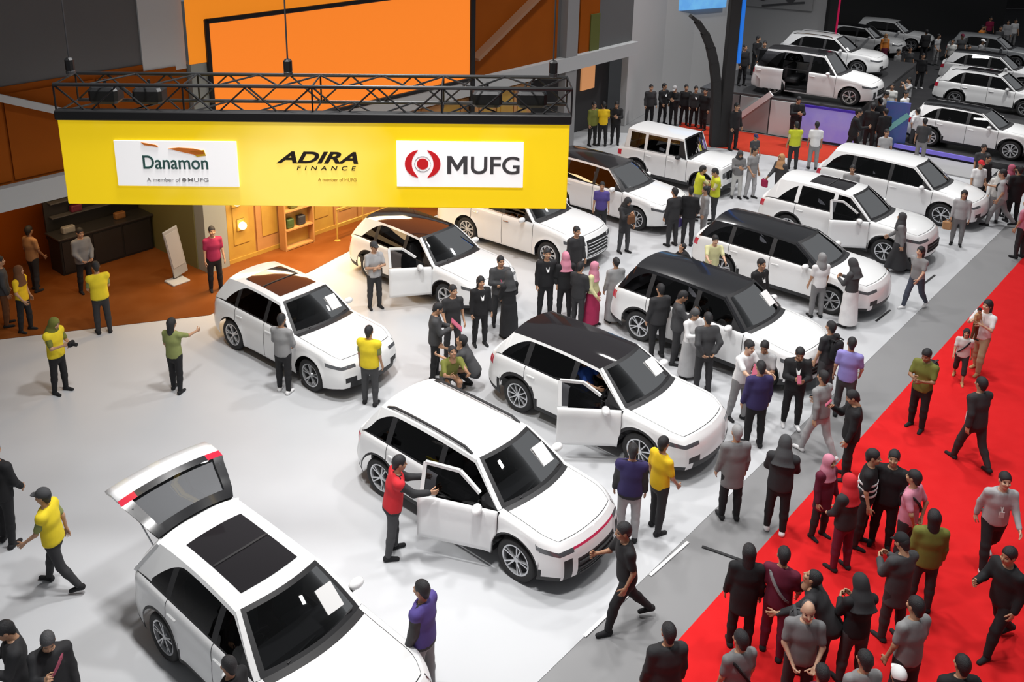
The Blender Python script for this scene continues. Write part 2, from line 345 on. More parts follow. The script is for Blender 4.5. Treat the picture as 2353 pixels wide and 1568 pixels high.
# --- carpets
def carpet(name, pts, mt, label, z1=.014): return tag(MB().prism(pts, .0, z1).build(name, mt), label, 'carpet')
ca = R(47.4); cu = np.array((math.cos(ca), math.sin(ca))); c0 = np.array((2.46, 9.79)); cn = np.array((cu[1], -cu[0]))
def cpt(a, b): q = c0+cu*a+cn*b; return (float(q[0]), float(q[1]))
carpet('red_carpet', [cpt(-6, 0), cpt(-6, 14), cpt(27, 14), cpt(27, 0)], red_m, 'wide bright red aisle carpet in the front right')
carpet('red_carpet', [(9.2, 38.6), (10.7, 37.6), (15.3, 34.6), (15.85, 34.1), (14.4, 32.0), (12.6, 33.2), (10.2, 34.6), (8.6, 35.3)], red2_m, 'brick red carpet strip in front of the stage')
carpet('dark_carpet', [(15.9, 34.6), (17.3, 32.8), (20.5, 30.2), (69.5, 30.2), (69.5, 73.5), (18.5, 73.5), (18.5, 60), (18.5, 45)], dark_m, 'dark grey carpet under the far display cars', .012)
# aisle border tape lines on the grey floor
for i, (a, b, mt_, lab) in enumerate([((3.65, 12.45), (2.9, 11.7), paper, 'white tape line on the floor before the carpet corner'), ((2.55, 11.35), (1.75, 10.5), paper, 'second white tape line on the floor nearer the camera'),
                                   ((3.85, 12.35), (4.55, 11.95), trim_black, 'dark floor joint line running to the carpet edge'), ((9.9, 20.2), (10.5, 20.8), trim_black, 'short dark floor joint beside the black-roofed sedan'), ((11.9, 22.2), (12.6, 22.9), trim_black, 'short dark floor joint in the grey aisle farther back')]):
    tag(MB().bar((*a, .006), (*b, .006), .05, .012).build('floor_tape', mt_), lab, 'tape')
# platform of the far sedan
e = tag(empty('platform', (19.6, 34.2, 0), R(-42)), 'low dark platform with blue light strip under the far sedan', 'platform')
MB().box((2.0, 3.6, .14), (8.9, 10.6, .28), 0, .02).build('deck', mat('platform_dark', (.05, .05, .053), .4), e)
MB().box((-1.0, -1.74, .2), (3.0, .06, .16), 0, .01).build('light_strip', mat('strip_periwinkle', (.15, .12, .50), .4, emit=.5), e)
MB().prism([(-2.6, -3.6), (1.2, -3.6), (1.2, -1.8), (-2.6, -1.8)], .0, .05).build('ramp', mat('platform_grey', (.35, .35, .355), .5), e)

# ------------------------------------------------------------------ hanging banner and truss
def text_mesh(txt, width=None, height=.2, bold=0.0, shear=0.0, space=1.0, depth=.004):
    cu_ = bpy.data.curves.new('lettering', 'FONT'); cu_.body = txt; cu_.size = 1; cu_.offset = bold; cu_.shear = shear; cu_.space_character = space; cu_.extrude = .01
    o = bpy.data.objects.new('lettering', cu_); COL.objects.link(o)
    bpy.context.view_layer.update()
    me = bpy.data.meshes.new_from_object(o.evaluated_get(bpy.context.evaluated_depsgraph_get()))
    bpy.data.objects.remove(o); bpy.data.curves.remove(cu_)
    co = np.array([v.co[:] for v in me.vertices]); lo, hi = co.min(0), co.max(0)
    sy = height/(hi[1]-lo[1]); sx = (width/(hi[0]-lo[0])) if width else sy
    co = (co-np.array((lo[0], lo[1], 0)))*np.array((sx, sy, depth/.01))
    new = np.stack([co[:, 0], -co[:, 2], co[:, 1]], 1)       # stands upright, facing -y
    for v, c in zip(me.vertices, new): v.co = c
    me.materials.clear(); me.update(); return me
yellow_m = mat('banner_yellow', (.80, .56, .012), .7, emit=.60, spec=.08)  # emission put into the cloth so it does not look dim
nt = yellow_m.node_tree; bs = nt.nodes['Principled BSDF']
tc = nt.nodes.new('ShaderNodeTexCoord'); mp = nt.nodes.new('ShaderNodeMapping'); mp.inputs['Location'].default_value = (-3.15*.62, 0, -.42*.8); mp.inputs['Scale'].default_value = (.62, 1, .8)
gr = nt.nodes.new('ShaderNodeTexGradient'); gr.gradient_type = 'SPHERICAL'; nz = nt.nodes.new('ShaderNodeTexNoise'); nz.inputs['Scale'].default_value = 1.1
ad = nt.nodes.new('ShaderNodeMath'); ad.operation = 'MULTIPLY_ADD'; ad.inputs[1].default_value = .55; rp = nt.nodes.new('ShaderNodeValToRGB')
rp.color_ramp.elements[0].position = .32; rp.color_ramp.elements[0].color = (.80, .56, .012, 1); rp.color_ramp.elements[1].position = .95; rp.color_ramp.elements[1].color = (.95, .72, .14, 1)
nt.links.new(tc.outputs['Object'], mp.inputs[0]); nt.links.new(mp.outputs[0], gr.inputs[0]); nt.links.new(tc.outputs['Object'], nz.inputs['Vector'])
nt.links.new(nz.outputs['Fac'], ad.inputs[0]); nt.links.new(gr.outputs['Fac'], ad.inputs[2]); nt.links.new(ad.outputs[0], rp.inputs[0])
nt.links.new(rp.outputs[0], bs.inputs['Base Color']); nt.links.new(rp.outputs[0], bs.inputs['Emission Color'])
BN = tag(empty('hanging_banner', (-5.40, 12.075, 5.84), R(-.8)), 'long yellow sponsor banner with three logos hung from a truss', 'banner')
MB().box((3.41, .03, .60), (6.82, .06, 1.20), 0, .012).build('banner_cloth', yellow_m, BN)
MB().box((3.41, .04, 1.26), (6.86, .16, .13), 0, .015).build('top_bar', black_metal, BN)
white_sign = mat('sign_white', (.92, .92, .92), .6, emit=.45)  # logo panels get an added glow like the cloth
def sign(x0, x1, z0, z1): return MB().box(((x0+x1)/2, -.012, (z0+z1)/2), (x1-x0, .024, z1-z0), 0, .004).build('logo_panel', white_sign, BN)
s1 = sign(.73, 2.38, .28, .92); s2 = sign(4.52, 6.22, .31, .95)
def put_text(me, x, z, mt_, parent): return obj('lettering', me, parent, (x, -.026 if parent is not BN else -.003, z), (0, 0, 0), mt_)
tealgrey = mat('print_teal', (.045, .13, .115), .6); dkgrey = mat('print_charcoal', (.07, .07, .075), .6); mgrey = mat('print_grey', (.35, .35, .36), .6); ink = mat('print_black', (.02, .012, .008), .6)
mufg_red = mat('print_red', (.80, .012, .02), .6); og = mat('print_orange', (.80, .22, .03), .6); amber = mat('print_amber', (.75, .42, .01), .6); faint = mat('print_ochre', (.62, .40, .05), .6)
put_text(text_mesh('Danamon', .88, .19, .012), 1.10, .525, tealgrey, s1)
put_text(text_mesh('A member of', .46, .062), 1.13, .345, mgrey, s1)
put_text(text_mesh('MUFG', .28, .055, .01), 1.69, .35, mgrey, s1)
MB().lathe([(0, -.004), (.03, -.004), (.03, .004), (0, .004)], 14, 'y', (1.64, -.03, .377)).build('emblem', mgrey, s1)
def swoosh(pts, mt_): 
    n = len(pts); MB().add([(p[0], -.034, p[1]) for p in pts]+[(p[0], -.022, p[1]) for p in pts], [tuple(range(n)), tuple(range(2*n-1, n-1, -1))]+[(i, i+n, (i+1) % n+n, (i+1) % n) for i in range(n)]).build('emblem', mt_, s1)
swoosh([(1.10, .90), (1.30, .865), (1.33, .835), (1.14, .86)], og)
swoosh([(1.46, .815), (1.60, .83), (1.80, .82), (1.93, .79), (1.94, .745), (1.82, .73), (1.66, .765)], og)
swoosh([(1.74, .775), (1.94, .80), (1.96, .72), (1.84, .705)], amber)
put_text(text_mesh('ADIRA', 1.10, .165, .03, .35), 2.90, .62, ink, BN)
put_text(text_mesh('FINANCE', .80, .06, .01, .2, 1.9), 3.17, .525, ink, BN)
put_text(text_mesh('A member of MUFG', .52, .05, 0), 3.45, .37, faint, BN)
put_text(text_mesh('UFG', .655, .25, .014), 5.515, .50, dkgrey, s2)
M_ = [(0, 0), (.055, 0), (.055, .16), (.125, .045), (.145, .045), (.215, .16), (.215, 0), (.27, 0), (.27, .25), (.212, .25), (.135, .122), (.058, .25), (0, .25)]
n_ = len(M_); mm_ = MB()
for q_ in ((0, 1, 2, 11, 12), (11, 2, 3, 10), (10, 3, 4), (10, 4, 5, 9), (9, 5, 6, 7, 8)):
    pp = [M_[k] for k in q_]; k_ = len(pp); mm_.add([(x, -.004, z) for x, z in pp]+[(x, .004, z) for x, z in pp], [tuple(range(k_)), tuple(range(2*k_-1, k_-1, -1))]+[(i, i+k_, (i+1) % k_+k_, (i+1) % k_) for i in range(k_)])
put_text(mm_.mesh('lettering', False, dkgrey), 5.20, .50, dkgrey, s2)
def ringpart(a0, a1, ro, ri, cx, cz, mt_, sx=1.0, off=0.0):
    m = MB(); P_ = []; n = 14
    for i in range(n+1):
        t = a0+(a1-a0)*i/n
        # crescent: thickest in the middle
        k = math.sin(PI*i/n)**.6
        for r_ in (ro, ro-(ro-ri)*max(k, .05)): P_.append((cx+off+r_*sx*math.cos(t), -.034, cz+r_*math.sin(t)))
    P_ += [(x, -.022, z) for x, _, z in P_]; N = 2*(n+1)
    F = []
    for i in range(n): F += [(2*i, 2*i+2, 2*i+3, 2*i+1), (N+2*i+1, N+2*i+3, N+2*i+2, N+2*i), (2*i, N+2*i, N+2*i+2, 2*i+2), (2*i+1, 2*i+3, N+2*i+3, N+2*i+1)]
    m.add(P_, F); m.build('emblem', mt_, s2)
ringpart(R(-82), R(82), .195, .105, 4.87, .635, mufg_red, 1.05, .035); ringpart(R(98), R(262), .195, .105, 4.87, .635, mufg_red, 1.05, -.035)
ringpart(R(0), R(360), .112, .104, 4.87, .635, mgrey)
MB().lathe([(0, -.006), (.078, -.006), (.078, .006), (0, .006)], 24, 'y', (4.87, -.028, .635)).build('emblem', mufg_red, s2)
# truss
TR = tag(empty('lighting_truss', (-5.42, 12.13, 7.12), R(-.8)), 'black box truss carrying the yellow banner', 'truss')
TL, TH, TD = 6.86, .38, .72
for (y, z) in ((0, 0), (0, TH), (TD, 0), (TD, TH)): MB().bar((0, y, z), (TL, y, z), .052, n=8).build('chord', black_metal, TR)
nb = 16; st_ = TL/nb
def brace_mesh(a, b): return MB().bar(a, b, .026, n=6).mesh('brace', False, black_metal)
bms = {}
for i in range(nb):
    up_ = i % 2
    for key, a, b in (('f', (0, 0, 0 if up_ else TH), (st_, 0, TH if up_ else 0)), ('k', (0, TD, TH if up_ else 0), (st_, TD, 0 if up_ else TH)), ('t', (0, 0 if up_ else TD, TH), (st_, TD if up_ else 0, TH)), ('b', (0, TD if up_ else 0, 0), (st_, 0 if up_ else TD, 0))):
        if (key, up_) not in bms: bms[key, up_] = brace_mesh(a, b)
        obj('brace', bms[key, up_], TR, (i*st_, 0, 0))
    if i % 4 == 0 or i == nb-1:
        x = i*st_ if i % 4 == 0 else TL
        if 'v' not in bms: bms['v'] = brace_mesh((0, 0, 0), (0, 0, TH))
        for y in (0, TD): obj('upright', bms['v'], TR, (x, y, 0))
        if 'h' not in bms: bms['h'] = brace_mesh((0, 0, 0), (0, TD, 0))
        for z in (0, TH): obj('crossbar', bms['h'], TR, (x, 0, z))
for x in (.55, 1.15, 5.75, 6.35):   # made-up dark blocks in the truss ends, standing for the dark background
    f = MB().box((x, TD/2, TH*.45), (.40, .3, .22), 0, .04).build('dark_block', black_metal, TR)
    MB().bar((x, TD/2, TH*.6), (x, TD/2, TH), .04, n=6).build('block_hanger', black_metal, f)
for (x, lab) in ((-5.3, 'leftmost hoist chain holding up the black truss'), (-2.36, 'middle hoist chain holding up the black truss'), (1.22, 'rightmost hoist chain holding up the black truss')):
    c = tag(empty('hoist_chain', (x, 12.45, 7.58)), lab, 'chain')
    MB().bar((0, 0, .2), (0, 0, 4.2), .022, n=8).build('chain', steel, c)
    MB().box((0, 0, .12), (.11, .11, .2), 0, .03).build('hoist_body', black_metal, c)
    MB().lathe([(.03, -.02), (.06, 0), (.06, .04), (.03, .06)], 12, 'z', (0, 0, 0)).build('hook', steel, c)
# standee and red pole far behind
e = tag(empty('standee', (16.6, 34.75, 0.012), R(-25)), 'blue standing display board beside the far sedan', 'standee')
MB().box((0, 0, .95), (.85, .06, 1.8), 0, .01).build('board', mat('standee_blue', (.04, .16, .42), .4, noise=(1.4, .9, (.15, .12, .45))), e)
MB().bar((-.25, -.04, .75), (.4, -.04, 1.4), .02, .2).build('swoosh', mat('standee_aqua', (.25, .62, .60), .4), e)
MB().box((0, .0, .03), (.9, .4, .05), 0, .01).build('foot', steel, e)
e = tag(empty('flag_pole', (43.5, 56.5, 0), R(-30)), 'tall red pennant pole at the far right', 'flag')
MB().bar((0, 0, 0), (-.25, 0, 3.7), .05, n=8).build('pole', steel, e)
MB().add([(-.12, -.02, 1.7), (.2, -.02, 1.75), (-.05, -.02, 3.6), (-.25, -.02, 3.7), (-.12, .02, 1.7), (.2, .02, 1.75), (-.05, .02, 3.6), (-.25, .02, 3.7)], [(0, 1, 2, 3), (7, 6, 5, 4), (0, 4, 5, 1), (1, 5, 6, 2), (2, 6, 7, 3), (3, 7, 4, 0)]).build('pennant', mat('pennant_red', (.75, .02, .01), .6), e)
# ------------------------------------------------------------------ cars
def wheel_meshes():
    W = {}
    r, hw = 0.345, 0.112
    t = MB().lathe([(0.235, -hw*.8), (0.26, -hw), (0.315, -hw), (0.338, -hw*.8), (r, -hw*.35), (r, hw*.35), (0.338, hw*.8), (0.315, hw), (0.26, hw), (0.235, hw*.8)], 32, 'y')
    W['tyre'] = t.mesh('tyre', True, rubber)
    b = MB().lathe([(0.0, -0.02), (0.24, -0.02), (0.24, 0.06), (0.0, 0.06)], 24, 'y')
    W['back'] = b.mesh('brake_disc', False, trim_black)
    for style, n, two in (('five', 5, True), ('ten', 10, False), ('six', 6, True), ('multi', 9, True)):
        m = MB()
        m.lathe([(0.245, -0.085), (0.245, -0.10), (0.222, -0.098), (0.215, -0.06), (0.232, 0.05), (0.245, 0.05)], 32, 'y')
        m.lathe([(0.0, -0.085), (0.045, -0.085), (0.055, -0.06), (0.055, -0.02)], 12, 'y')
        for i in range(n):
            t0 = 2*PI*i/n
            for k in ((-1, 1) if two else (0,)):
                tw = 0.16 if n == 5 else (0.12 if n == 6 else 0.10)
                a0 = t0+k*0.35*tw; a1 = t0+k*tw
                p = Vector((0.04*math.cos(a0), -0.07, 0.04*math.sin(a0))); q = Vector((0.228*math.cos(a1), -0.088, 0.228*math.sin(a1)))
                m.bar(p, q, 0.034 if n == 5 else (0.030 if not two else 0.024), 0.02)
        W[style] = m.mesh('rim', False, silver)
    return W
WM = wheel_meshes()

def sm(x, a, b):
    t = np.clip((np.asarray(x, float)-a)/(b-a), 0, 1); return t*t*(3-2*t)

CAR_DEF = dict(L=4.42, wb=2.68, hw=0.91, h=1.62, fo=0.86, gc=0.20, zb=1.0, zbr=1.08, cowl=1.04, nose=0.89,
               xc=0.86, xwt=0.22, xre=-1.72, xtb=-2.02, yr=0.62, roof='white', style='ev', clad=True, rim='five',
               sunroof=None, rails='none', open_door=0, open_rear=0, tailgate=0, belt_chrome=False, qx=-1.62, rail_col='white',
               pillar='black', paint='white', slide=False, seats='dark', plate=False, boxy=False, sticker=False, mirror='white', gh='white', tail_red=True, qglass=True)

class Tags:
    def __init__(s): s.d = {}
    def grid(s, V, T):
        "V (ni,nj,3), T (ni-1,nj-1) array of tag strings"
        ni, nj = V.shape[:2]
        for i in range(ni-1):
            for j in range(nj-1):
                t = T[i][j]
                if t is None: continue
                e = s.d.setdefault(t, ({}, [], []))
                idx = []
                for (a, b) in ((i, j), (i+1, j), (i+1, j+1), (i, j+1)):
                    key = tuple(np.round(V[a, b], 4))
                    k = e[0].get(key)
                    if k is None: k = len(e[1]); e[0][key] = k; e[1].append(key)
                    if k not in idx: idx.append(k)
                if len(idx) > 2: e[2].append(tuple(idx))

def build_car(label, loc, heading, group=None, **kw):
    P = dict(CAR_DEF); P.update(kw)
    g = type('P', (), P)
    white = MATS['car_paint_'+g.paint]
    xf = g.wb/2+g.fo; xr = xf-g.L
    Rw = 0.358; Ra = 0.435
    boxy = g.boxy
    dx = xr-(-2.24)   # shift of tail-related default x for other lengths
    xre, xtb, qx = g.xre+dx, g.xtb+dx, g.qx+dx
    xdf = g.xc-0.02+0.06; xdm = -0.16 if not boxy else -0.1; xdr = -g.wb/2+0.16 if not boxy else -g.wb/2+.30
    zpts_x = [xr, xtb, xtb+0.3, 0.0, g.xc, g.xc+0.25, xf-0.45, xf-0.12, xf]
    zpts_z = [g.zbr-0.06, g.zbr, g.zbr, (g.zb+g.zbr)/2, g.cowl-0.03, g.cowl-0.05, g.nose+0.06, g.nose+0.005, g.nose-0.04]
    if boxy: zpts_z[5:] = [g.cowl-0.01, g.cowl-.02, g.cowl-0.05, g.cowl-0.10]
    def zs(x): return sum(np.interp(np.asarray(x)+d, zpts_x, zpts_z) for d in (-.08, -.04, 0, .04, .08))/5
    def plan(x):
        x = np.asarray(x, float); rc_f, rc_r = (0.50, 0.40) if not boxy else (0.2, 0.15)
        df = np.clip((xf-x)/rc_f, 0, 1); dr = np.clip((x-xr)/rc_r, 0, 1)
        a = (0.82 if not boxy else .93); b = (0.84 if not boxy else .95)
        return g.hw*(1-(1-a)*(1-df)**2.4)*(1-(1-b)*(1-dr)**2.4)
    qs = np.array([0, .5, .7, .9, 1.0]); 
    def mq(q):
        if boxy: return np.interp(q, [0, .1, .5, .8, .95, 1], [.95, .985, 1.0, .995, .98, .94])
        return np.interp(q, [0, .1, .3, .5, .66, .76, .88, .96, 1], [.945, .985, .995, 1.0, .985, .99, .985, .965, .93])
    def endx(x, q):
        wf = sm(x, xf-0.75, xf); wr = 1-sm(x, xr, xr+0.55)
        of = np.interp(q, [0, .12, .3, .5, .7, .85, 1], [-.13, -.03, 0, 0, -.02, -.05, -.13] if not boxy else [-.06, 0, 0, -.02, -.05, -.05, -.07])
        orr = np.interp(q, [0, .15, .35, .6, .8, 1], [.10, .02, 0, .04, .05, .10] if not boxy else [.03, 0, 0, .02, .02, .03])
        return wf*of+wr*orr
    def zbot(x):
        b = g.gc+0.03+0.07*(sm(x, xf-0.45, xf)+1-sm(x, xr, xr+0.45))
        for c in (-g.wb/2, g.wb/2):
            d2 = Ra*Ra-(x-c)**2
            if d2 > 0: b = max(b, Rw+math.sqrt(d2))
        return b
    # ---- stations
    st = list(np.arange(xr, xf, 0.085))+[xr, xf, xf-.03, xf-.06, xf-.1]
    for c in (-g.wb/2, g.wb/2):
        st = [x for x in st if not (c-Ra-.03 < x < c+Ra+.03)]
        st += [c+Ra*math.cos(a) for a in np.linspace(0, PI, 15)]+[c-Ra-.008, c+Ra+.008]
    gaps = (xdf, xdm, xdr)
    st = [x for x in st if all(abs(x-q) > .02 for q in gaps)]
    for q in gaps: st += [q-.007, q+.007]
    st = np.array(sorted(set(np.round(st, 4))))
    vrow = np.array([0, .06, .13, .22, .32, .42, .52, .6, .67, .73, .79, .85, .91, .96, 1.0])
    T = Tags()
    def lower(x, v, sd):
        z0 = zbot(x); z1 = float(zs(x)); z = z0+v*(z1-z0); q = (z-g.gc)/(z1-g.gc)
        y = float(plan(x))*float(mq(q))
        for c in (-g.wb/2, g.wb/2):
            rr = math.hypot(x-c, z-Rw); y += 0.022*math.exp(-((rr-Ra)/0.06)**2)
        return (x+float(endx(x, q)), sd*y, z), q
    for sd, sn in ((-1, 'R'), (1, 'L')):
        V = np.zeros((len(st), len(vrow), 3)); Q = np.zeros((len(st), len(vrow)))
        for i, x in enumerate(st):
            for j, v in enumerate(vrow): V[i, j], Q[i, j] = lower(x, v, sd)
        if sd > 0: pass
        tg = [[None]*(len(vrow)-1) for _ in range(len(st)-1)]
        for i in range(len(st)-1):
            x = (st[i]+st[i+1])/2
            for j in range(len(vrow)-1):
                q = (Q[i, j]+Q[i+1, j+1])/2; z = (V[i, j, 2]+V[i+1, j+1, 2])/2
                t = 'body'
                arch = min(math.hypot(x-c, z-Rw) for c in (-g.wb/2, g.wb/2))
                if any(abs(x-qq) < .008 for qq in gaps) and q > .12: t = 'gap'+sn
                elif xdm < x < xdf and q > .12: t = 'doorF'+sn
                elif xdr < x < xdm and q > .12 and arch > Ra+.05: t = 'doorB'+sn
                inarch = min(abs(x-c) for c in (-g.wb/2, g.wb/2)) < Ra+.001
                if g.clad and (j < (3 if g.clad == 2 and inarch else 2) or (not inarch and arch < Ra+(.10 if g.clad == 2 else .05))) and not (t.startswith('door') and j > 1): t = 'clad'
                if x > xf-.36 and .77 < q < .87 and not boxy and g.style != 'split': t = 'head'+sn
                if x < xr+.20 and .72 < q < .93 and not g.tailgate: t = 'tail'+sn
                if x < xr+.14 and .72 < q < .93 and g.tailgate: t = 'tail'+sn
                tg[i][j] = t
        T.grid(V if sd < 0 else V, tg)
    # ---- front and rear faces
    tt = np.linspace(-1, 1, 33)
    crown_f = 0.05 if not boxy else .02
    for end in ('F', 'B'):
        x = xf if end == 'F' else xr; sg = 1 if end == 'F' else -1
        bow = (0.16 if end == 'F' else .09) if not boxy else .03
        z0, z1 = zbot(x), float(zs(x)); V = np.zeros((33, len(vrow), 3)); Q = []
        for j, v in enumerate(vrow):
            z = z0+v*(z1-z0); q = (z-g.gc)/(z1-g.gc); Q.append(q); p = float(plan(x))*float(mq(q)); e = float(endx(x, q))
            for i, t in enumerate(tt):
                V[i, j] = (x+e+sg*bow*(1-abs(t)**2.2), t*p, z+(crown_f if end == 'F' else .02)*(1-t*t)*q)
        tg = [[None]*(len(vrow)-1) for _ in range(32)]
        for i in range(32):
            t = (tt[i]+tt[i+1])/2; a = abs(t); sn = 'R' if t < 0 else 'L'
            for j in range(len(vrow)-1):
                q = (Q[j]+Q[j+1])/2; k = 'body'
                if end == 'F':
                    if g.style == 'ev':
                        if .77 < q < .87 and a > .60: k = 'head'+sn
                        if q < .33 and a < .80: k = 'intake'
                        if .33 < q < .50 and .62 < a < .92: k = 'vent'+sn
                    elif g.style == 'suv':
                        if .77 < q < .87 and a > .58: k = 'head'+sn
                        if .30 < q < .66 and a < .62: k = 'grille'
                        if q < .22 and a < .8: k = 'intake'
                        if .22 < q < .55 and .72 < a < .93: k = 'vent'+sn
                    elif g.style == 'redline':
                        if .77 < q < .87 and a > .66: k = 'head'+sn
                        if .80 < q < .89 and a < .66: k = 'redstrip'
                        if .16 < q < .62 and a < .60: k = 'grille'
                        if q < .14: k = 'clad'
                        if .14 < q < .64 and .72 < a < .93: k = 'vent'+sn
                    elif g.style == 'bigtrim':
                        if .72 < q < .88 and a > .66: k = 'head'+sn
                        if .24 < q < .86 and a < .60: k = 'grille'
                        if q < .18 and a < .85: k = 'intake'
                    elif g.style == 'box':
                        if .55 < q < .82 and .62 < a < .92: k = 'head'+sn
                        if .52 < q < .84 and a < .60: k = 'grille'
                        if q < .35: k = 'clad'
                else:
                    if .72 < q < .93 and a > .62: k = 'tail'+sn
                    elif .50 < q < 1 and a < .86 and not g.tailgate: k = 'tailgate'
                    if g.tailgate and q > .42 and a < .86: k = None
                    if q < .2: k = 'clad'
                tg[i][j] = k
        T.grid(V, tg)
    # ---- bonnet
    us = np.array(sorted(list(np.linspace(0, 1, 13))+[.955, .967])); tb = np.array(sorted(list(np.linspace(-1, 1, 25))+[-.90, -.888, .888, .90]))
    V = np.zeros((len(us), len(tb), 3)); bowc = 0.20 if not boxy else .05
    for i, u in enumerate(us):
        for j, t in enumerate(tb):
            xs_ = (1-u)*g.xc+u*xf
            x = (1-u)*(g.xc+bowc*(1-t*t))+u*(xf+.16*(1-abs(t)**2.2) if not boxy else xf+.03*(1-abs(t)**2.2))
            z = float(zs(xs_)); p = float(plan(xs_))*float(mq(1.0))
            cr = (0.085*(1-u)+crown_f*u)
            V[i, j] = (x+float(endx(xs_, 1.0)), t*p, z+cr*(1-abs(t)**2.2))
    def btag(i, j):
        u = (us[i]+us[i+1])/2; t = abs((tb[j]+tb[j+1])/2)
        if i == 0 and t < .88: return 'cowlstrip'
        if (.888 < t < .90 and u < .967) or (.955 < u < .967 and t < .9): return 'bonnetgap'
        return 'bonnet' if t < .89 and u < .96 else 'body'
    T.grid(V, [[btag(i, j) for j in range(len(tb)-1)] for i in range(len(us)-1)])
    # ---- greenhouse
    zrf = g.h-0.085 if not boxy else g.h-.03; zrr = g.h-0.06 if not boxy else g.h-.02
    def zr(x):
        u = np.clip((x-xre)/(g.xwt-xre), 0, 1); base = zrr*(1-u)+zrf*u
        return base+(g.h-0.035-(zrr+zrf)/2)*4*u*(1-u)*.9
    yb0 = g.hw*0.925
    def ygh(x, z):
        z1 = float(zs(x)); e = np.clip((z-z1)/(g.h-.04-z1), 0, 1)
        yb = float(plan(max(x, xtb+.02)))*.93 if x > xtb else float(plan(xtb+.02))*.93
        yb = min(yb, yb0+.01)
        return yb+(g.yr-yb)*e**1.15
    sx = sorted(set(list(np.round(np.linspace(xtb, g.xc, 46), 4))+[round(q+d, 4) for q in (xdm, xdr, qx) for d in (-.055, .055)]+[round(g.xwt, 4), round(xre, 4), round(xdm-.055, 4)]))
    sx = [x for i, x in enumerate(sx) if i == 0 or x-sx[i-1] > .004]
    def ztop(x):
        if x >= g.xwt:
            u = (g.xc-x)/(g.xc-g.xwt); return float(zs(g.xc))+(zr(g.xwt)-float(zs(g.xc)))*(u+0.10*u*(1-u) if not boxy else u)
        if x <= xre:
            u = (x-xtb)/(xre-xtb); return float(zs(xtb))+(zr(xre)-float(zs(xtb)))*(u+.12*u*(1-u))
        return float(zr(x))
    vf = [0, .16, .34, .52, .70, .86, 1.0]
    def vrows(x):
        tp = .90
        if not boxy:
            x0 = qx+.62; t = np.clip((x0-x)/(x0-qx), 0, 1); tp = .90-.80*t**1.8
        return [0, .06]+[.06+(tp-.06)*q for q in vf[1:]]+[1.0]
    vv = vrows(0.)
    def edge_y(x): return ygh(x, ztop(x))
    for sd, sn in ((-1, 'R'), (1, 'L')):
        V = np.zeros((len(sx), len(vv), 3))
        for i, x in enumerate(sx):
            a, b = float(zs(x)), ztop(x)
            for j, v in enumerate(vrows(x)):
                z = a+v*(b-a); V[i, j] = (x, sd*ygh(x, z), z)
        tg = [[None]*(len(vv)-1) for _ in range(len(sx)-1)]
        for i in range(len(sx)-1):
            x = (sx[i]+sx[i+1])/2
            for j in range(len(vv)-1):
                v = (vv[j]+vv[j+1])/2; k = 'ghbody'
                if v < .06: k = 'beltline'
                elif v > .90: k = 'rail'+sn if x > qx+.25 or boxy else 'ghbody'
                elif x > g.xc-.30: k = 'corner'+sn if v < .85 else 'ghbody'
                elif abs(x-xdm) < .055: k = 'bpillar'+sn
                elif x > xdm: k = 'winF'+sn
                elif abs(x-xdr) < .055: k = 'cpillar'+sn
                elif x > xdr: k = 'winB'+sn
                elif x > qx and g.qglass: k = 'winQ'+sn
                tg[i][j] = k
        T.grid(V, tg)
    # roof
    rx = np.linspace(g.xwt, xre, 16); V = np.zeros((16, 25, 3)); t2 = np.linspace(-1, 1, 25)
    bw = .12 if not boxy else .02; crn = .055 if not boxy else .03
    for i, x in enumerate(rx):
        u = i/15
        for j, t in enumerate(t2):
            V[i, j] = (x+bw*(1-t*t)*(1-u)-.05*(1-t*t)*u, t*edge_y(x), zr(x)+crn*(1-abs(t)**2.5))
    T.grid(V, [['roof']*24 for _ in range(15)])
    roofV = V
    # windscreen
    n = 12; V = np.zeros((n+1, 25, 3))
    for i in range(n+1):
        u = i/n; x0 = g.xc+(g.xwt-g.xc)*u; zt = ztop(x0) if i else float(zs(g.xc)); ye = ygh(x0, zt)
        for j, t in enumerate(t2):
            bo = bowc*(1-u)+bw*u; cr = .085*(1-u)*(.5)+crn*u+.03*u*(1-u)
            V[i, j] = (x0+bo*(1-t*t), t*ye, zt+cr*(1-abs(t)**2.2)+.012)
    T.grid(V, [['ghbody' if abs((t2[j]+t2[j+1])/2) > .92 else ('wsblack' if (i == 0 or i == n-1 or abs((t2[j]+t2[j+1])/2) > .84) else 'windscreen') for j in range(24)] for i in range(n)])
    # rear screen
    if not g.tailgate:
        V = np.zeros((n+1, 25, 3))
        for i in range(n+1):
            u = i/n; x0 = xtb+(xre-xtb)*u; zt = ztop(x0); ye = ygh(x0, zt)
            for j, t in enumerate(t2):
                V[i, j] = (x0-(.07*(1-u)+.05*u)*(1-t*t), t*ye, zt+(.02*(1-u)+crn*u)*(1-abs(t)**2.2))
        T.grid(V, [['ghbody' if (abs((t2[j]+t2[j+1])/2) > .86 or i > n-3 or i < 1) else 'rearscreen' for j in range(24)] for i in range(n)])
        V = np.zeros((4, 25, 3))       # tail shelf between rear screen and rear face
        for i in range(4):
            u = i/3; x0 = xr+(xtb-xr)*u
            for j, t in enumerate(t2):
                p = float(plan(x0))*.93
                V[i, j] = (x0+float(endx(x0, 1.0))-(.09*(1-u)+.07*u)*(1-abs(t)**2.2), t*p, float(zs(x0))+.02*(1-t*t))
        T.grid(V, [['body']*24 for _ in range(3)])

    # ------------------------------------------------ objects
    root = empty('car', loc, heading); tag(root, label, 'car', group)
    D = T.d
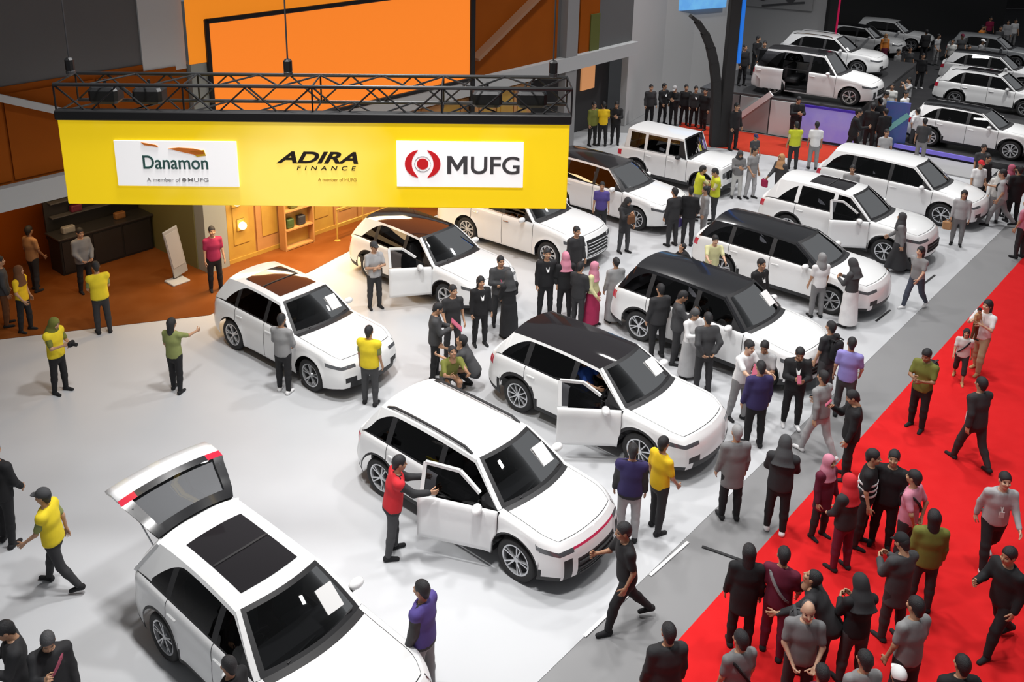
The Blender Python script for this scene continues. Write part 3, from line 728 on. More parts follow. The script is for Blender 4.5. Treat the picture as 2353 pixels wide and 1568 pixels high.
    def islands(v, f):
        par = list(range(len(v)))
        def find(a):
            while par[a] != a: par[a] = par[par[a]]; a = par[a]
            return a
        for q in f:
            r0 = find(q[0])
            for k in q[1:]: par[find(k)] = r0
        grp = {}
        for q in f: grp.setdefault(find(q[0]), []).append(q)
        return sorted(grp.values(), key=len, reverse=True)
    def put(key, name, mt, parent=root, lab=None, pos=None, rest=None, whole=False):
        if key not in D: return None
        v, f = D[key][1], D[key][2]; first = None
        if pos is not None: v = [(p[0]-pos[0], p[1]-pos[1], p[2]-pos[2]) for p in v]
        for n_, fs in enumerate([f] if whole else islands(v, f)):
            if n_ and len(fs) < 2: continue
            used = sorted({k for q in fs for k in q}); mp = {k: i for i, k in enumerate(used)}
            o = obj(name if n_ == 0 or rest is None else rest, mesh_data(name, [v[k] for k in used], [tuple(mp[k] for k in q) for q in fs], True, [mt]), parent, pos or (0, 0, 0))
            if lab: o['label'] = lab
            first = first or o
        return first
    put('body', 'car_body', white, rest='body_panel')
    gm = white if g.gh == 'white' else black_paint
    put('ghbody', 'pillar', gm)
    put('bonnet', 'bonnet', white); put('bonnetgap', 'bonnet_gap', seam_dark, whole=True); put('cowlstrip', 'cowl_panel', trim_black)
    put('clad', 'wheel_arch_cladding', trim_black if g.clad else white)
    [put('gap'+q, 'door_gap', seam_dark) for q in 'RL']
    rm = {'white': white, 'black': black_paint, 'glass': roof_glass, 'grey': grey_paint}[g.roof]
    put('roof', 'roof', rm, lab=None if g.roof == 'white' else 'glossy black roof')
    [put('rail'+q, 'roof_side_rail', white if g.rail_col == 'white' else black_paint) for q in 'RL']
    pm = trim_black if g.pillar == 'black' else white
    [put(k+q, 'pillar', pm) for k in ('bpillar', 'cpillar') for q in 'RL']
    put('beltline', 'belt_trim', chrome if g.belt_chrome else (trim_black if not boxy else white))
    put('windscreen', 'windscreen', screen_glass); put('wsblack', 'windscreen_border', trim_black)
    put('rearscreen', 'rear_window', side_glass)
    put('tailgate', 'tailgate', white)
    put('grille', 'grille', trim_black); put('intake', 'bumper_intake', trim_black)
    put('redstrip', 'grille_strip', red_trim, lab='red light strip')
    if 'grille' in D:   # bars across the grille
        vs = np.array(D['grille'][1]); z0, z1 = vs[:, 2].min(), vs[:, 2].max(); gr = None
        gx, gy = vs[:, 0].max(), vs[:, 1].max()
        nb = 5 if g.style == 'bigtrim' else 3
        if g.style == 'box':
            for k in range(5):
                y = (-.6+.3*k)*gy*1.3; MB().box((gx+.005, y*.9, (z0+z1)/2), (.03, .05, (z1-z0)*.8)).build('grille_bar', trim_black, root)
        else:
            for k in range(nb):
                z = z0+(k+.7)/(nb+.4)*(z1-z0); m = MB(); pr = None
                for t in np.linspace(-1, 1, 11):
                    q = Vector((gx+.012-.16*(abs(t*.62)**2.2), t*gy*.96, z-(.02*abs(t))))
                    if pr is not None: m.bar(pr, q, .018, .022)
                    pr = q
                m.build('grille_bar', chrome if g.style == 'bigtrim' else trim_black, root)
    for sn in 'RL':
        put('head'+sn, 'headlight', lamp_clear); put('tail'+sn, 'tail_light', lamp_red); put('vent'+sn, 'bumper_vent', trim_black)
        put('corner'+sn, 'mirror_mount', trim_black)
        sd = -1 if sn == 'R' else 1
        for kind in 'FB':
            opened = (g.open_door if kind == 'F' else g.open_rear) if sn == 'R' else 0
            hx = xdf if kind == 'F' else xdm
            hy = sd*float(plan(hx))*.985
            d = empty('door', (hx, hy, 0), 0, root) if False else None
            key = 'door'+kind+sn
            if key not in D: continue
            piv = (hx, hy, 0.0)
            dd = put(key, 'door', white, root, pos=piv, whole=True)
            if g.slide and kind == 'B' and sn == 'R': dd.location = (piv[0]-.98, piv[1]-.09, 0)
            if opened:
                md = dd.modifiers.new('thickness', 'SOLIDIFY'); md.thickness = 0.07; md.offset = 0
                dd.data.materials.append(cabin)
                dd.rotation_euler = (0, 0, opened)
            wk = 'win'+kind+sn
            if wk in D:
                v = [(p[0]-piv[0], p[1]-piv[1], p[2]) for p in D[wk][1]]
                obj('window', mesh_data('window', v, D[wk][2], True, [side_glass]), dd)
                if opened:   # frame of the open door window
                    vs = np.array(v); m = MB()
                    top = {}
                    for p in v: top[round(p[0], 3)] = max(top.get(round(p[0], 3), (0, 0, -9)), (p[0], p[1], p[2]), key=lambda q: q[2])
                    line = [top[k] for k in sorted(top)]
                    for a, b in zip(line[:-1], line[1:]): m.bar(a, b, .05, .05)
                    lo = min((p for p in v if abs(p[0]-line[0][0]) < .01), key=lambda q: q[2]); m.bar(lo, line[0], .06, .05)
                    m.build('window_frame', white, dd)
                    # door card
                    vd = np.array([(p[0]-piv[0], p[1]-piv[1], p[2]) for p in D[key][1]])
                    MB().box(((vd[:, 0].min()+vd[:, 0].max())/2, -sd*.09, .66), ((vd[:, 0].max()-vd[:, 0].min())*.86, .05, .5), 0, .02).build('door_card', cabin, dd)
            # handle
            xh = (xdm+.16) if kind == 'F' else (xdr+.16)
            zz = float(zs(xh))-.15; yy = sd*(float(plan(xh))*float(mq(.82))+.012)
            MB().box((xh-piv[0], yy-piv[1], zz), (.2, .03, .035), 0, .01).build('handle', white if not g.belt_chrome else chrome, dd)
            if kind == 'F':
                mz = float(zs(g.xc-.2))+.07; mx = g.xc-.26; my = sd*(g.hw+.10)
                mm = MB().sphere((mx-piv[0], my-piv[1]-sd*.02, mz), (.08, .125, .07), 12, 8); mo = mm.build('mirror', white if g.mirror == 'white' else trim_black, dd, True)
                MB().bar((mx-piv[0], sd*(g.hw-.08)-piv[1], mz-.07), (mx-piv[0], my-piv[1]-sd*.03, mz-.04), .05, .03).build('mirror_arm', trim_black, mo)
        put('winQ'+sn, 'quarter_window', side_glass)
    # wheels
    for wx in (-g.wb/2, g.wb/2):
        for sd in (-1, 1):
            wy = sd*(g.hw-.125)
            we = empty('wheel', (wx, wy, Rw), 0 if sd < 0 else PI, root, 1.037)
            obj('tyre', WM['tyre'], we, rot=(0, random.random()*6, 0)); obj('rim', WM[g.rim], we, rot=(0, random.random()*6, 0)); obj('brake_disc', WM['back'], we)
    # underbody, cabin
    MB().box((0, 0, g.gc+.12), (g.L-.45, (g.hw-.30)*2, .2)).build('underbody', trim_black, root)
    MB().box((xf-.72, 0, .48), (.8, (g.hw-.34)*2, .36)).build('engine_bay', trim_black, root); MB().box((xr+.55, 0, .52), (.8, (g.hw-.34)*2, .42)).build('boot_tray', trim_black, root)
    MB().box((0, 0, g.gc+.1), (g.wb-2*Ra-.06, (g.hw-.06)*2, .1)).build('sill_panel', trim_black, root)
    cm = cabin if g.seats == 'dark' else cabin_grey
    for sy in (-.37, .37):
        s = MB().box((.02, sy, .62), (.5, .5, .18), 0, .05).build('seat', cm, root)
        MB().box((-.27, sy, .93), (.16, .48, .56), 0, .06).build('backrest', cm, s); MB().box((-.31, sy, 1.27), (.1, .26, .14), 0, .04).build('headrest', cm, s)
    s = MB().box((-.95, 0, .64), (.5, 1.25, .2), 0, .05).build('rear_seat', cm, root); MB().box((-1.2, 0, .92), (.18, 1.25, .54), 0, .06).build('backrest', cm, s)
    MB().box((g.xc-.28, 0, .86), (.42, 1.42, .22), 0, .06).build('dashboard', cabin, root)
    m = MB(); pr = None
    for k in range(17):
        a = 2*PI*k/16; q = Vector((g.xc-.60+.06*math.sin(a), -.37+.18*math.cos(a), .93+.17*math.sin(a)))
        if pr is not None: m.bar(pr, q, .028, .028)
        pr = q
    m.box((g.xc-.58, -.37, .93), (.05, .1, .08)).build('steering_wheel', trim_black, root)
    # sunroof
    if g.sunroof:
        a0, a1, ww = g.sunroof
        V = []; F = []; na, nb = 10, 10
        for i in range(na+1):
            x = g.xwt+(xre-g.xwt)*(a0+(a1-a0)*i/na); u = a0+(a1-a0)*i/na
            for j in range(nb+1):
                t = -ww+2*ww*j/nb
                V.append((x+bw*(1-t*t)*(1-u)-.05*(1-t*t)*u, t*edge_y(x), zr(x)+crn*(1-abs(t)**2.5)+.006))
        F = [(i*(nb+1)+j, (i+1)*(nb+1)+j, (i+1)*(nb+1)+j+1, i*(nb+1)+j+1) for i in range(na) for j in range(nb)]
        obj('sunroof', mesh_data('sunroof', V, F, True, [roof_glass]), root)
        u = (a0+a1)/2; x = g.xwt+(xre-g.xwt)*u; m = MB(); pr = None
        for j in range(9):
            t = -ww*.98+2*ww*.98*j/8; q = Vector((x+bw*(1-t*t)*(1-u)-.05*(1-t*t)*u, t*edge_y(x), zr(x)+crn*(1-abs(t)**2.5)+.012))
            if pr is not None: m.bar(pr, q, .035, .012)
            pr = q
        m.build('sunroof_seal', trim_black, root)
    if g.rails != 'none':
        for sd in (-1, 1):
            m = MB(); pr = None
            for k in range(13):
                x = g.xwt-.12+(xre+.1-g.xwt+.12)*k/12; q = Vector((x, sd*(edge_y(x)-.05), zr(x)+(.06 if 0 < k < 12 else .01)))
                if pr is not None: m.bar(pr, q, .035, .03)
                pr = q
            m.build('roof_rail', trim_black if g.rails == 'black' else chrome, root)
    if g.sticker:
        u = .42; x0 = g.xc+(g.xwt-g.xc)*u; zt = ztop(x0); t = .55
        z0 = zt+(.085*(1-u)*.5+crn*u)*(1-t**2.2)+.03; y0 = t*ygh(x0, zt); xx = x0+(bowc*(1-u)+bw*u)*(1-t*t)
        dz = (zr(g.xwt)-float(zs(g.xc))); dxx = g.xwt-g.xc; n = math.hypot(dz, dxx); ux, uz = dxx/n, dz/n
        V = []
        for a in (-.17, .17):
            for b in (-.13, .13): V.append((xx+ux*a+.012, y0+b, z0+uz*a+.012))
        V += [(p[0]+.006, p[1], p[2]+.008) for p in V]
        so = obj('price_sheet', mesh_data('price_sheet', V, [(0, 1, 3, 2), (4, 6, 7, 5), (0, 4, 5, 1), (2, 3, 7, 6), (0, 2, 6, 4), (1, 5, 7, 3)], False, [paper]), root)
        so['label'] = 'white sheet behind the windscreen'
    # wipers
    for y0 in (-.45, .15):
        MB().bar((g.xc+.12, y0, float(zs(g.xc))+.07), (g.xc+.04, y0+.5, float(zs(g.xc))+.085), .02, .02).build('wiper', trim_black, root)
    if g.tailgate:
        # open tailgate swung up from the rear edge of the roof, with its own window
        zt = ztop(xre); ang = g.tailgate; hinge = Vector((xre-.03, 0, zt+.03))
        # closed profile (x,z) relative to hinge, then rotate
        prof = [(0, 0), (-.09, -.10), (-.20, -.26), (-.30, -.44), (-.36, -.52), (-.40, -.62), (-.42, -.80), (-.40, -.98)]
        def tg_pt(i, t, off=0):
            px, pz = prof[i]; px -= off
            wdt = np.interp(i, [0, 3, 4, 7], [g.yr*.96, g.hw*.84, g.hw*.88, g.hw*.88])
            px -= .07*(1-t*t); 
            c, s = math.cos(ang), math.sin(ang)
            return (hinge.x+px*c-pz*s*-1*-1, t*wdt, hinge.z+px*s+pz*c)
        def rot(px, pz):
            c, s = math.cos(-ang), math.sin(-ang)      # swing the lower edge backwards and up
            return px*c-pz*s, px*s+pz*c
        def P3(i, t, off=0.0):
            px, pz = prof[i]; wdt = float(np.interp(i, [0, 3, 4, 7], [g.yr*.97, g.hw*.84, g.hw*.88, g.hw*.88]))
            px = px-.07*(1-t*t)+off; qx_, qz_ = rot(px, pz); return (hinge.x+qx_, t*wdt, hinge.z+qz_)
        tl = np.linspace(-1, 1, 21); Tg = Tags(); V = np.array([[P3(i, t) for t in tl] for i in range(8)])
        def tt_(i, t):
            if i < 4: return 'glass' if (t < .80 and i > 0) else 'frame'
            if i == 4: return 'lamp' if t > .66 else 'frame'
            return 'panel'
        tgs = [[tt_(i, abs((tl[j]+tl[j+1])/2)) for j in range(20)] for i in range(7)]
        Tg.grid(V, tgs)
        o = obj('tailgate', mesh_data('tailgate', Tg.d['panel'][1], Tg.d['panel'][2], True, [white]), root)
        md = o.modifiers.new('thickness', 'SOLIDIFY'); md.thickness = .05; md.offset = 1
        obj('tailgate_frame', mesh_data('tailgate_frame', Tg.d['frame'][1], Tg.d['frame'][2], True, [black_paint]), o)
        obj('rear_window', mesh_data('rear_window', Tg.d['glass'][1], Tg.d['glass'][2], True, [screen_glass]), o)
        for fs in islands(Tg.d['lamp'][1], Tg.d['lamp'][2]):
            us = sorted({k for q in fs for k in q}); mp = {k: i for i, k in enumerate(us)}
            obj('tail_light', mesh_data('tail_light', [Tg.d['lamp'][1][k] for k in us], [tuple(mp[k] for k in q) for q in fs], True, [lamp_red]), o)
        # black inner frame
        V2 = np.array([[P3(i, t*.97, .05) for t in tl] for i in range(8)]); Tg2 = Tags()
        Tg2.grid(V2, [[(None if (0 < i < 4 and abs((tl[j]+tl[j+1])/2) < .78) else 'in') for j in range(20)] for i in range(7)])
        obj('tailgate_lining', mesh_data('tailgate_lining', Tg2.d['in'][1], Tg2.d['in'][2], True, [trim_black]), o)
        MB().box((xr+.5, 0, .60), (.95, (g.hw-.18)*2, .06)).build('boot_floor', cabin, root)
        for sd in (-1, 1):
            MB().bar((xre-.12, sd*(g.yr+.02), zt-.12), (P3(3, sd*.9)[0], sd*g.hw*.76, P3(3, sd*.9)[2]), .022, n=8).build('gas_strut', chrome, root)
            # rear pillars of the opening
            m = MB()
            for (a, b) in zip(np.linspace(0, 1, 7)[:-1], np.linspace(0, 1, 7)[1:]):
                pa = [(xre+(xtb-xre)*q, sd*(ygh(xre+(xtb-xre)*q, ztop(xre+(xtb-xre)*q))-.03), ztop(xre+(xtb-xre)*q)-.01) for q in (a, b)]
                m.bar(pa[0], pa[1], .12, .05)
            m.build('pillar', white, root)
    return root
# ------------------------------------------------------------------ the cars, one by one
build_car('white car with raised tailgate and dark sunroof in the front left', (-2.37, 9.82, 0), R(-42), L=4.38, fo=0.74, xc=0.68, xwt=0.06, sunroof=(0.12, 0.78, 0.7), tailgate=R(88), style='ev', rim='five', sticker=True, h=1.6, qglass=True, seats='grey', wb=2.75, hw=0.92)
build_car('white car with plain white roof, red nose strip and open front door', (0.33, 13.24, 0), R(-42), L=4.42, fo=0.74, xc=1.08, xwt=0.46, style='redline', rails='black', open_door=R(25), rim='five', sticker=True, h=1.6, qx=-1.95, wb=2.95, hw=0.91)
build_car('white car with glossy black roof and open front door in the centre', (2.75, 15.96, 0), R(-42), L=4.5, roof='glass', style='ev', clad=2, open_door=R(40), rim='ten', sticker=True, h=1.58, qx=-1.85, xc=0.96, xwt=0.32, wb=2.78, hw=0.93)
build_car('white car with reddish sunroof parked by the shop floor edge', (-3.50, 18.47, 0), R(-41), L=4.35, xc=0.7, xwt=0.14, sunroof=(0.12, 0.78, 0.78), style='ev', rim='five', sticker=True, h=1.6, clad=False, seats='grey', wb=2.64, hw=0.91)
build_car('white car with dark roof and open door half under the banner', (-0.78, 22.19, 0), R(-42), L=4.5, roof='glass', style='ev', open_door=R(55), h=1.6, sticker=False, rim='six', wb=2.7, hw=0.93)
build_car('white car with big chrome grille and plain white bonnet behind the banner', (1.83, 24.93, 0), R(-40), L=4.95, style='bigtrim', belt_chrome=True, h=1.8, zb=1.08, zbr=1.14, cowl=1.14, nose=0.95, clad=False, rim='multi', xwt=0.25, yr=0.68, wb=2.85, hw=0.96)
build_car('white car with black roof and ribbed chrome grille right of the banner', (4.72, 27.66, 0), R(-42), L=4.75, roof='black', gh='black', style='suv', h=1.68, zb=1.04, cowl=1.08, nose=0.9, clad=False, rim='ten', rail_col='white', pillar='black', wb=2.8, hw=0.94)
build_car('boxy white off-road car with upright body at the back of the floor', (7.45, 30.63, 0), R(-40), L=3.95, fo=0.72, boxy=True, style='box', h=1.76, zb=1.1, zbr=1.1, cowl=1.1, nose=1.0, xc=0.62, xwt=0.42, xre=-1.9, xtb=-1.98, yr=0.68, qx=-1.75, pillar='white', clad=True, rim='five', mirror='black', wb=2.45, hw=0.84)
build_car('white car with black roof and black pillars just behind the centre car', (5.73, 18.84, 0), R(-43.5), L=4.6, fo=0.78, roof='black', style='suv', h=1.7, zb=1.06, zbr=1.12, cowl=1.1, nose=0.92, rail_col='black', gh='black', pillar='black', rim='five', sticker=True, qx=-1.9, xc=1.0, xwt=0.4, wb=2.95, hw=0.95)
build_car('low white car with black roof facing the white-skirted woman', (8.43, 22.21, 0), R(-42), L=4.65, roof='black', style='ev', h=1.56, rail_col='black', gh='black', rim='six', qx=-1.8, xc=1.05, xwt=0.35, wb=2.85, hw=0.94)
build_car('white car with twin sunroof and open front door near the aisle', (11.10, 25.25, 0), R(-42), L=4.6, style='suv', h=1.7, zb=1.06, zbr=1.1, cowl=1.1, nose=0.95, sunroof=(0.14, 0.62, 0.72), open_door=R(35), rim='five', clad=True, pillar='white', rail_col='white', wb=2.75, hw=0.94)
build_car('long white car with plain white roof nearest the far carpet end', (13.97, 28.19, 0), R(-42), L=4.85, style='ev', h=1.68, zb=1.05, cowl=1.06, nose=0.86, clad=False, rim='five', pillar='black', qx=-1.9, xc=1.1, xwt=0.45, wb=2.95, hw=0.94)
build_car('white sedan with black roof on the low platform at right', (19.30, 34.02, 0.28), R(-40), L=4.55, style='ev', h=1.56, roof='black', rim='multi', rails='black', clad=True, wb=2.75, hw=0.93)
build_car('white car directly behind the black-roofed platform sedan', (23.42, 40.30, 0.28), R(-40), L=4.6, style='suv', h=1.62, rails='black', sunroof=(0.1, 0.7, 0.8), wb=2.75, hw=0.93)
build_car('white van with open sliding rear door on the stage', (14.29, 36.93, 1.55), R(-37), L=4.75, fo=0.8, style='suv', h=1.86, zb=1.1, zbr=1.14, cowl=1.12, nose=0.92, xwt=0.3, roof='black', rail_col='white', clad=False, slide=True, wb=2.95, hw=0.94)
build_car('white estate car on the stage behind the white van', (16.81, 42.25, 1.55), R(-37), L=4.5, style='ev', h=1.6, rails='chrome', clad=False, wb=2.75, hw=0.92)
build_car('white hatchback at the end of the farthest back row', (26.05, 56.74, 0), R(-38), L=4.4, style='suv', h=1.65, wb=2.7, hw=0.92)
build_car('white car in the far row at the right edge behind two others', (25.69, 44.61, 0.28), R(-38), L=4.5, style='ev', h=1.62, roof='black', rail_col='white', wb=2.7, hw=0.92)
build_car('white car behind the estate in the far back row left', (23.49, 54.79, 0), R(-38), L=4.4, style='suv', h=1.62, roof='black', rail_col='white', wb=2.7, hw=0.92)
build_car('dark grey car at the far right edge of the back rows', (29.31, 51.54, 0), R(-38), L=4.4, style='suv', h=1.62, paint='grey', roof='grey', wb=2.7, hw=0.92)
# ------------------------------------------------------------------ people
def surface_net(F, org, h):
    "naive surface nets on a scalar grid F (<0 inside); returns verts, quads"
    S = F < 0; nx, ny, nz = F.shape
    acc = np.zeros((nx-1, ny-1, nz-1, 3)); cnt = np.zeros((nx-1, ny-1, nz-1))
    cor = [(i, j, k) for i in (0, 1) for j in (0, 1) for k in (0, 1)]
    def sl(c): return F[c[0]:nx-1+c[0], c[1]:ny-1+c[1], c[2]:nz-1+c[2]]
    for a in range(8):
        for b in range(a+1, 8):
            ca, cb = cor[a], cor[b]
            if sum(abs(p-q) for p, q in zip(ca, cb)) != 1: continue
            fa, fb = sl(ca), sl(cb); m = (fa < 0) != (fb < 0)
            t = np.where(m, fa/(fa-fb+1e-12), 0.0)
            for ax in range(3): acc[..., ax] += np.where(m, ca[ax]+t*(cb[ax]-ca[ax]), 0)
            cnt += m
    act = cnt > 0; idx = -np.ones(act.shape, int); ii = np.argwhere(act); idx[act] = np.arange(len(ii))
    V = (ii+acc[act]/cnt[act][:, None])*h+np.array(org)
    Q = []
    for ax in range(3):
        a1, a2 = (ax+1) % 3, (ax+2) % 3
        s0 = [slice(None)]*3; s1 = [slice(None)]*3; s0[ax] = slice(0, -1); s1[ax] = slice(1, None)
        m = S[tuple(s0)] != S[tuple(s1)]
        e = np.argwhere(m); e = e[(e[:, a1] > 0) & (e[:, a2] > 0) & (e[:, a1] < F.shape[a1]-1) & (e[:, a2] < F.shape[a2]-1)]
        flip = S[tuple(e.T)]
        def at(d1, d2):
            q = e.copy(); q[:, a1] += d1; q[:, a2] += d2; return idx[tuple(q.T)]
        q = np.stack([at(-1, -1), at(0, -1), at(0, 0), at(-1, 0)], 1)
        q[~flip] = q[~flip][:, ::-1]; Q.append(q)
    return V, np.concatenate(Q)
def smin(a, b, k): 
    h = np.clip(.5+.5*(b-a)/k, 0, 1); return b+(a-b)*h-k*h*(1-h)
class Sdf:
    def __init__(s, lo, hi, h):
        s.h = h; s.o = np.array(lo)-2*h; n = np.ceil((np.array(hi)-s.o)/h).astype(int)+3
        g = np.meshgrid(*[s.o[i]+h*np.arange(n[i]) for i in range(3)], indexing='ij'); s.p = np.stack(g, -1); s.F = np.full(s.p.shape[:3], 9.0)
    def cone(s, a, b, ra, rb, k=.04, sq=None):
        a = np.array(a, float); b = np.array(b, float); ab = b-a; p = s.p-a
        t = np.clip(p@ab/(ab@ab+1e-9), 0, 1); d = p-t[..., None]*ab
        if sq is not None: d = d@sq          # anisotropic squash
        s.F = smin(s.F, np.linalg.norm(d, axis=-1)-(ra+(rb-ra)*t), k); return s
    def ell(s, c, r, M=None, k=.04):
        q = s.p-np.array(c, float)
        if M is not None: q = q@M            # to local axes (columns of M)
        r = np.array(r); n = np.linalg.norm(q/r, axis=-1); g = np.linalg.norm(q/(r*r), axis=-1)+1e-9
        s.F = smin(s.F, n*(n-1)/g, k); return s
    def cut(s, c, n):                        # keep the side where (p-c).n < 0
        s.F = np.maximum(s.F, (s.p-np.array(c, float))@np.array(n, float)); return s
    def sub(s, c, r, M=None):
        q = s.p-np.array(c, float)
        if M is not None: q = q@M
        s.F = np.maximum(s.F, -(np.linalg.norm(q/np.array(r), axis=-1)-1)*min(r)); return s
    def net(s): return surface_net(s.F, s.o, s.h)

# head template, origin at the head centre, facing +x, z up
def head_template():
    g = Sdf((-.13, -.11, -.21), (.15, .11, .15), .0085)
    g.ell((-.008, 0, .03), (.098, .076, .098), k=.01); g.ell((.022, 0, -.045), (.072, .058, .078), k=.03)
    g.ell((.062, 0, -.088), (.026, .026, .022), k=.03)
    g.cone((.088, 0, .012), (.108, 0, -.026), .008, .014, .012)                     # nose
    for sd in (-1, 1):
        g.ell((-.005, sd*.078, -.008), (.022, .010, .034), k=.008)                 # ears
        g.ell((.070, sd*.038, -.030), (.026, .024, .022), k=.02)                   # cheeks
    g.cone((-.01, 0, -.08), (-.025, 0, -.20), .052, .056, .03)                      # neck
    g.ell((.089, 0, -.064), (.010, .024, .010), k=.008)
    for sd in (-1, 1): g.sub((.098, sd*.034, .006), (.014, .017, .012))
    V, Q = g.net(); c = V[Q].mean(1); mi = np.zeros(len(Q), int)
    ax = np.abs(c[:, 1])
    mi[(c[:, 0] > .06) & (((ax-.034)/.017)**2+((c[:, 2]-.006)/.009)**2 < 1)] = 1           # eyes
    mi[(c[:, 0] > .06) & (np.abs(ax-.034) < .022) & (np.abs(c[:, 2]-.026) < .006)] = 1     # brows
    mi[(c[:, 0] > .07) & (ax < .026) & (np.abs(c[:, 2]+.064) < .008)] = 2                  # lips
    return V, Q, mi
HEAD = head_template()
def hand_template(curl):
    "left-hand like template: wrist at origin, fingers along +x, thumb towards +y, palm faces -z"
    g = Sdf((-.03, -.06, -.10), (.20, .10, .04), .0068)
    g.cone((-.02, 0, 0), (.02, 0, 0), .026, .028, .01, np.diag([1, 1, 1.25]))
    g.cone((.03, .016, 0), (.08, .022, 0), .024, .022, .012, np.diag([1, 1, 1.5])); g.cone((.03, -.012, 0), (.078, -.022, 0), .023, .020, .015, np.diag([1, 1, 1.5]))
    for (y, L, a) in ((.033, .068, .07), (.011, .078, .02), (-.012, .072, -.03), (-.033, .056, -.09)):
        p = np.array((.083, y, 0.0)); th = 0
        for k, fr in enumerate((.45, .32, .23)):
            th += curl*(.8, 1.1, .7)[k]
            q = p+L*fr*np.array((math.cos(th), a*1.0, -math.sin(th))); g.cone(p, q, .0098-.0010*k, .0092-.0012*k, .005); p = q
    p = np.array((.022, .026, -.004))
    for k, (dx, dy, dz) in enumerate(((.028, .028, -.010), (.030, .012, -.012*(1+curl)), (.024, .002, -.012*(1+curl)))):
        q = p+np.array((dx, dy, dz)); g.cone(p, q, .0125-.0013*k, .0112-.0013*k, .008); p = q
    return g.net()
HANDS = {0: hand_template(.28), 1: hand_template(.95)}

def unit(v): v = np.array(v, float); return v/np.linalg.norm(v)
POSES = dict(
 stand=dict(aL=(4, 8, 12, 10), aR=(2, 8, 14, 10), lL=(2, 4), lR=(-2, 2)),
 stand2=dict(aL=(-4, 10, 20, 10), aR=(8, 12, 35, 30), lL=(7, 10), lR=(-4, 2), yawh=15),
 hold=dict(aL=(22, 8, 85, 35), aR=(24, 8, 88, 35), lL=(3, 4), lR=(-3, 2), nod=22),
 phone=dict(aL=(4, 8, 14, 10), aR=(38, 6, 95, 25), lL=(4, 5), lR=(-3, 2), nod=25),
 point=dict(aL=(6, 8, 20, 10), aR=(62, 14, 25, 5), lL=(6, 6), lR=(-5, 3), yawh=-10),
 reach=dict(aL=(46, 8, 40, 15), aR=(50, 10, 35, 15), lL=(6, 6), lR=(-6, 3), lean=8, nod=12),
 fold=dict(aL=(18, 12, 95, 75), aR=(20, 12, 95, 78), lL=(2, 3), lR=(-2, 2), yawh=10),
 front=dict(aL=(12, 10, 45, 48), aR=(12, 10, 45, 48), lL=(2, 3), lR=(-3, 2), nod=8),
 walk=dict(aL=(-20, 8, 18, 8), aR=(20, 8, 28, 8), lL=(20, 8), lR=(-14, 18), lean=4),
 walk2=dict(aL=(20, 8, 32, 10), aR=(-22, 8, 18, 8), lL=(-15, 22), lR=(19, 7), lean=4),
 stride=dict(aL=(-10, 10, 35, 10), aR=(28, 8, 75, 20), lL=(27, 16), lR=(-19, 24), lean=6, nod=10),
 lean=dict(aL=(40, 10, 20, 5), aR=(46, 10, 15, 5), lL=(16, 8), lR=(6, 6), lean=34, nod=-8),
 crouch=dict(aL=(60, 10, 50, 20), aR=(55, 10, 60, 20), lL=(98, 125), lR=(80, 128), lean=28, nod=-5),
 hips=dict(aL=(-6, 32, 75, 70), aR=(4, 8, 20, 10), lL=(4, 5), lR=(-4, 3), yawh=-15),
 back=dict(aL=(-28, 12, 45, 60), aR=(-28, 12, 45, 60), lL=(2, 3), lR=(-2, 2)),
 sit=dict(aL=(48, 8, 40, 20), aR=(50, 8, 38, 20), lL=(82, 70), lR=(80, 68), lean=-10),
 carry=dict(aL=(30, 14, 105, 40), aR=(34, 14, 100, 30), lL=(12, 8), lR=(-9, 8)),
 cam=dict(aL=(62, 16, 112, 30), aR=(62, 16, 112, 30), lL=(5, 4), lR=(-4, 2), nod=5),
)
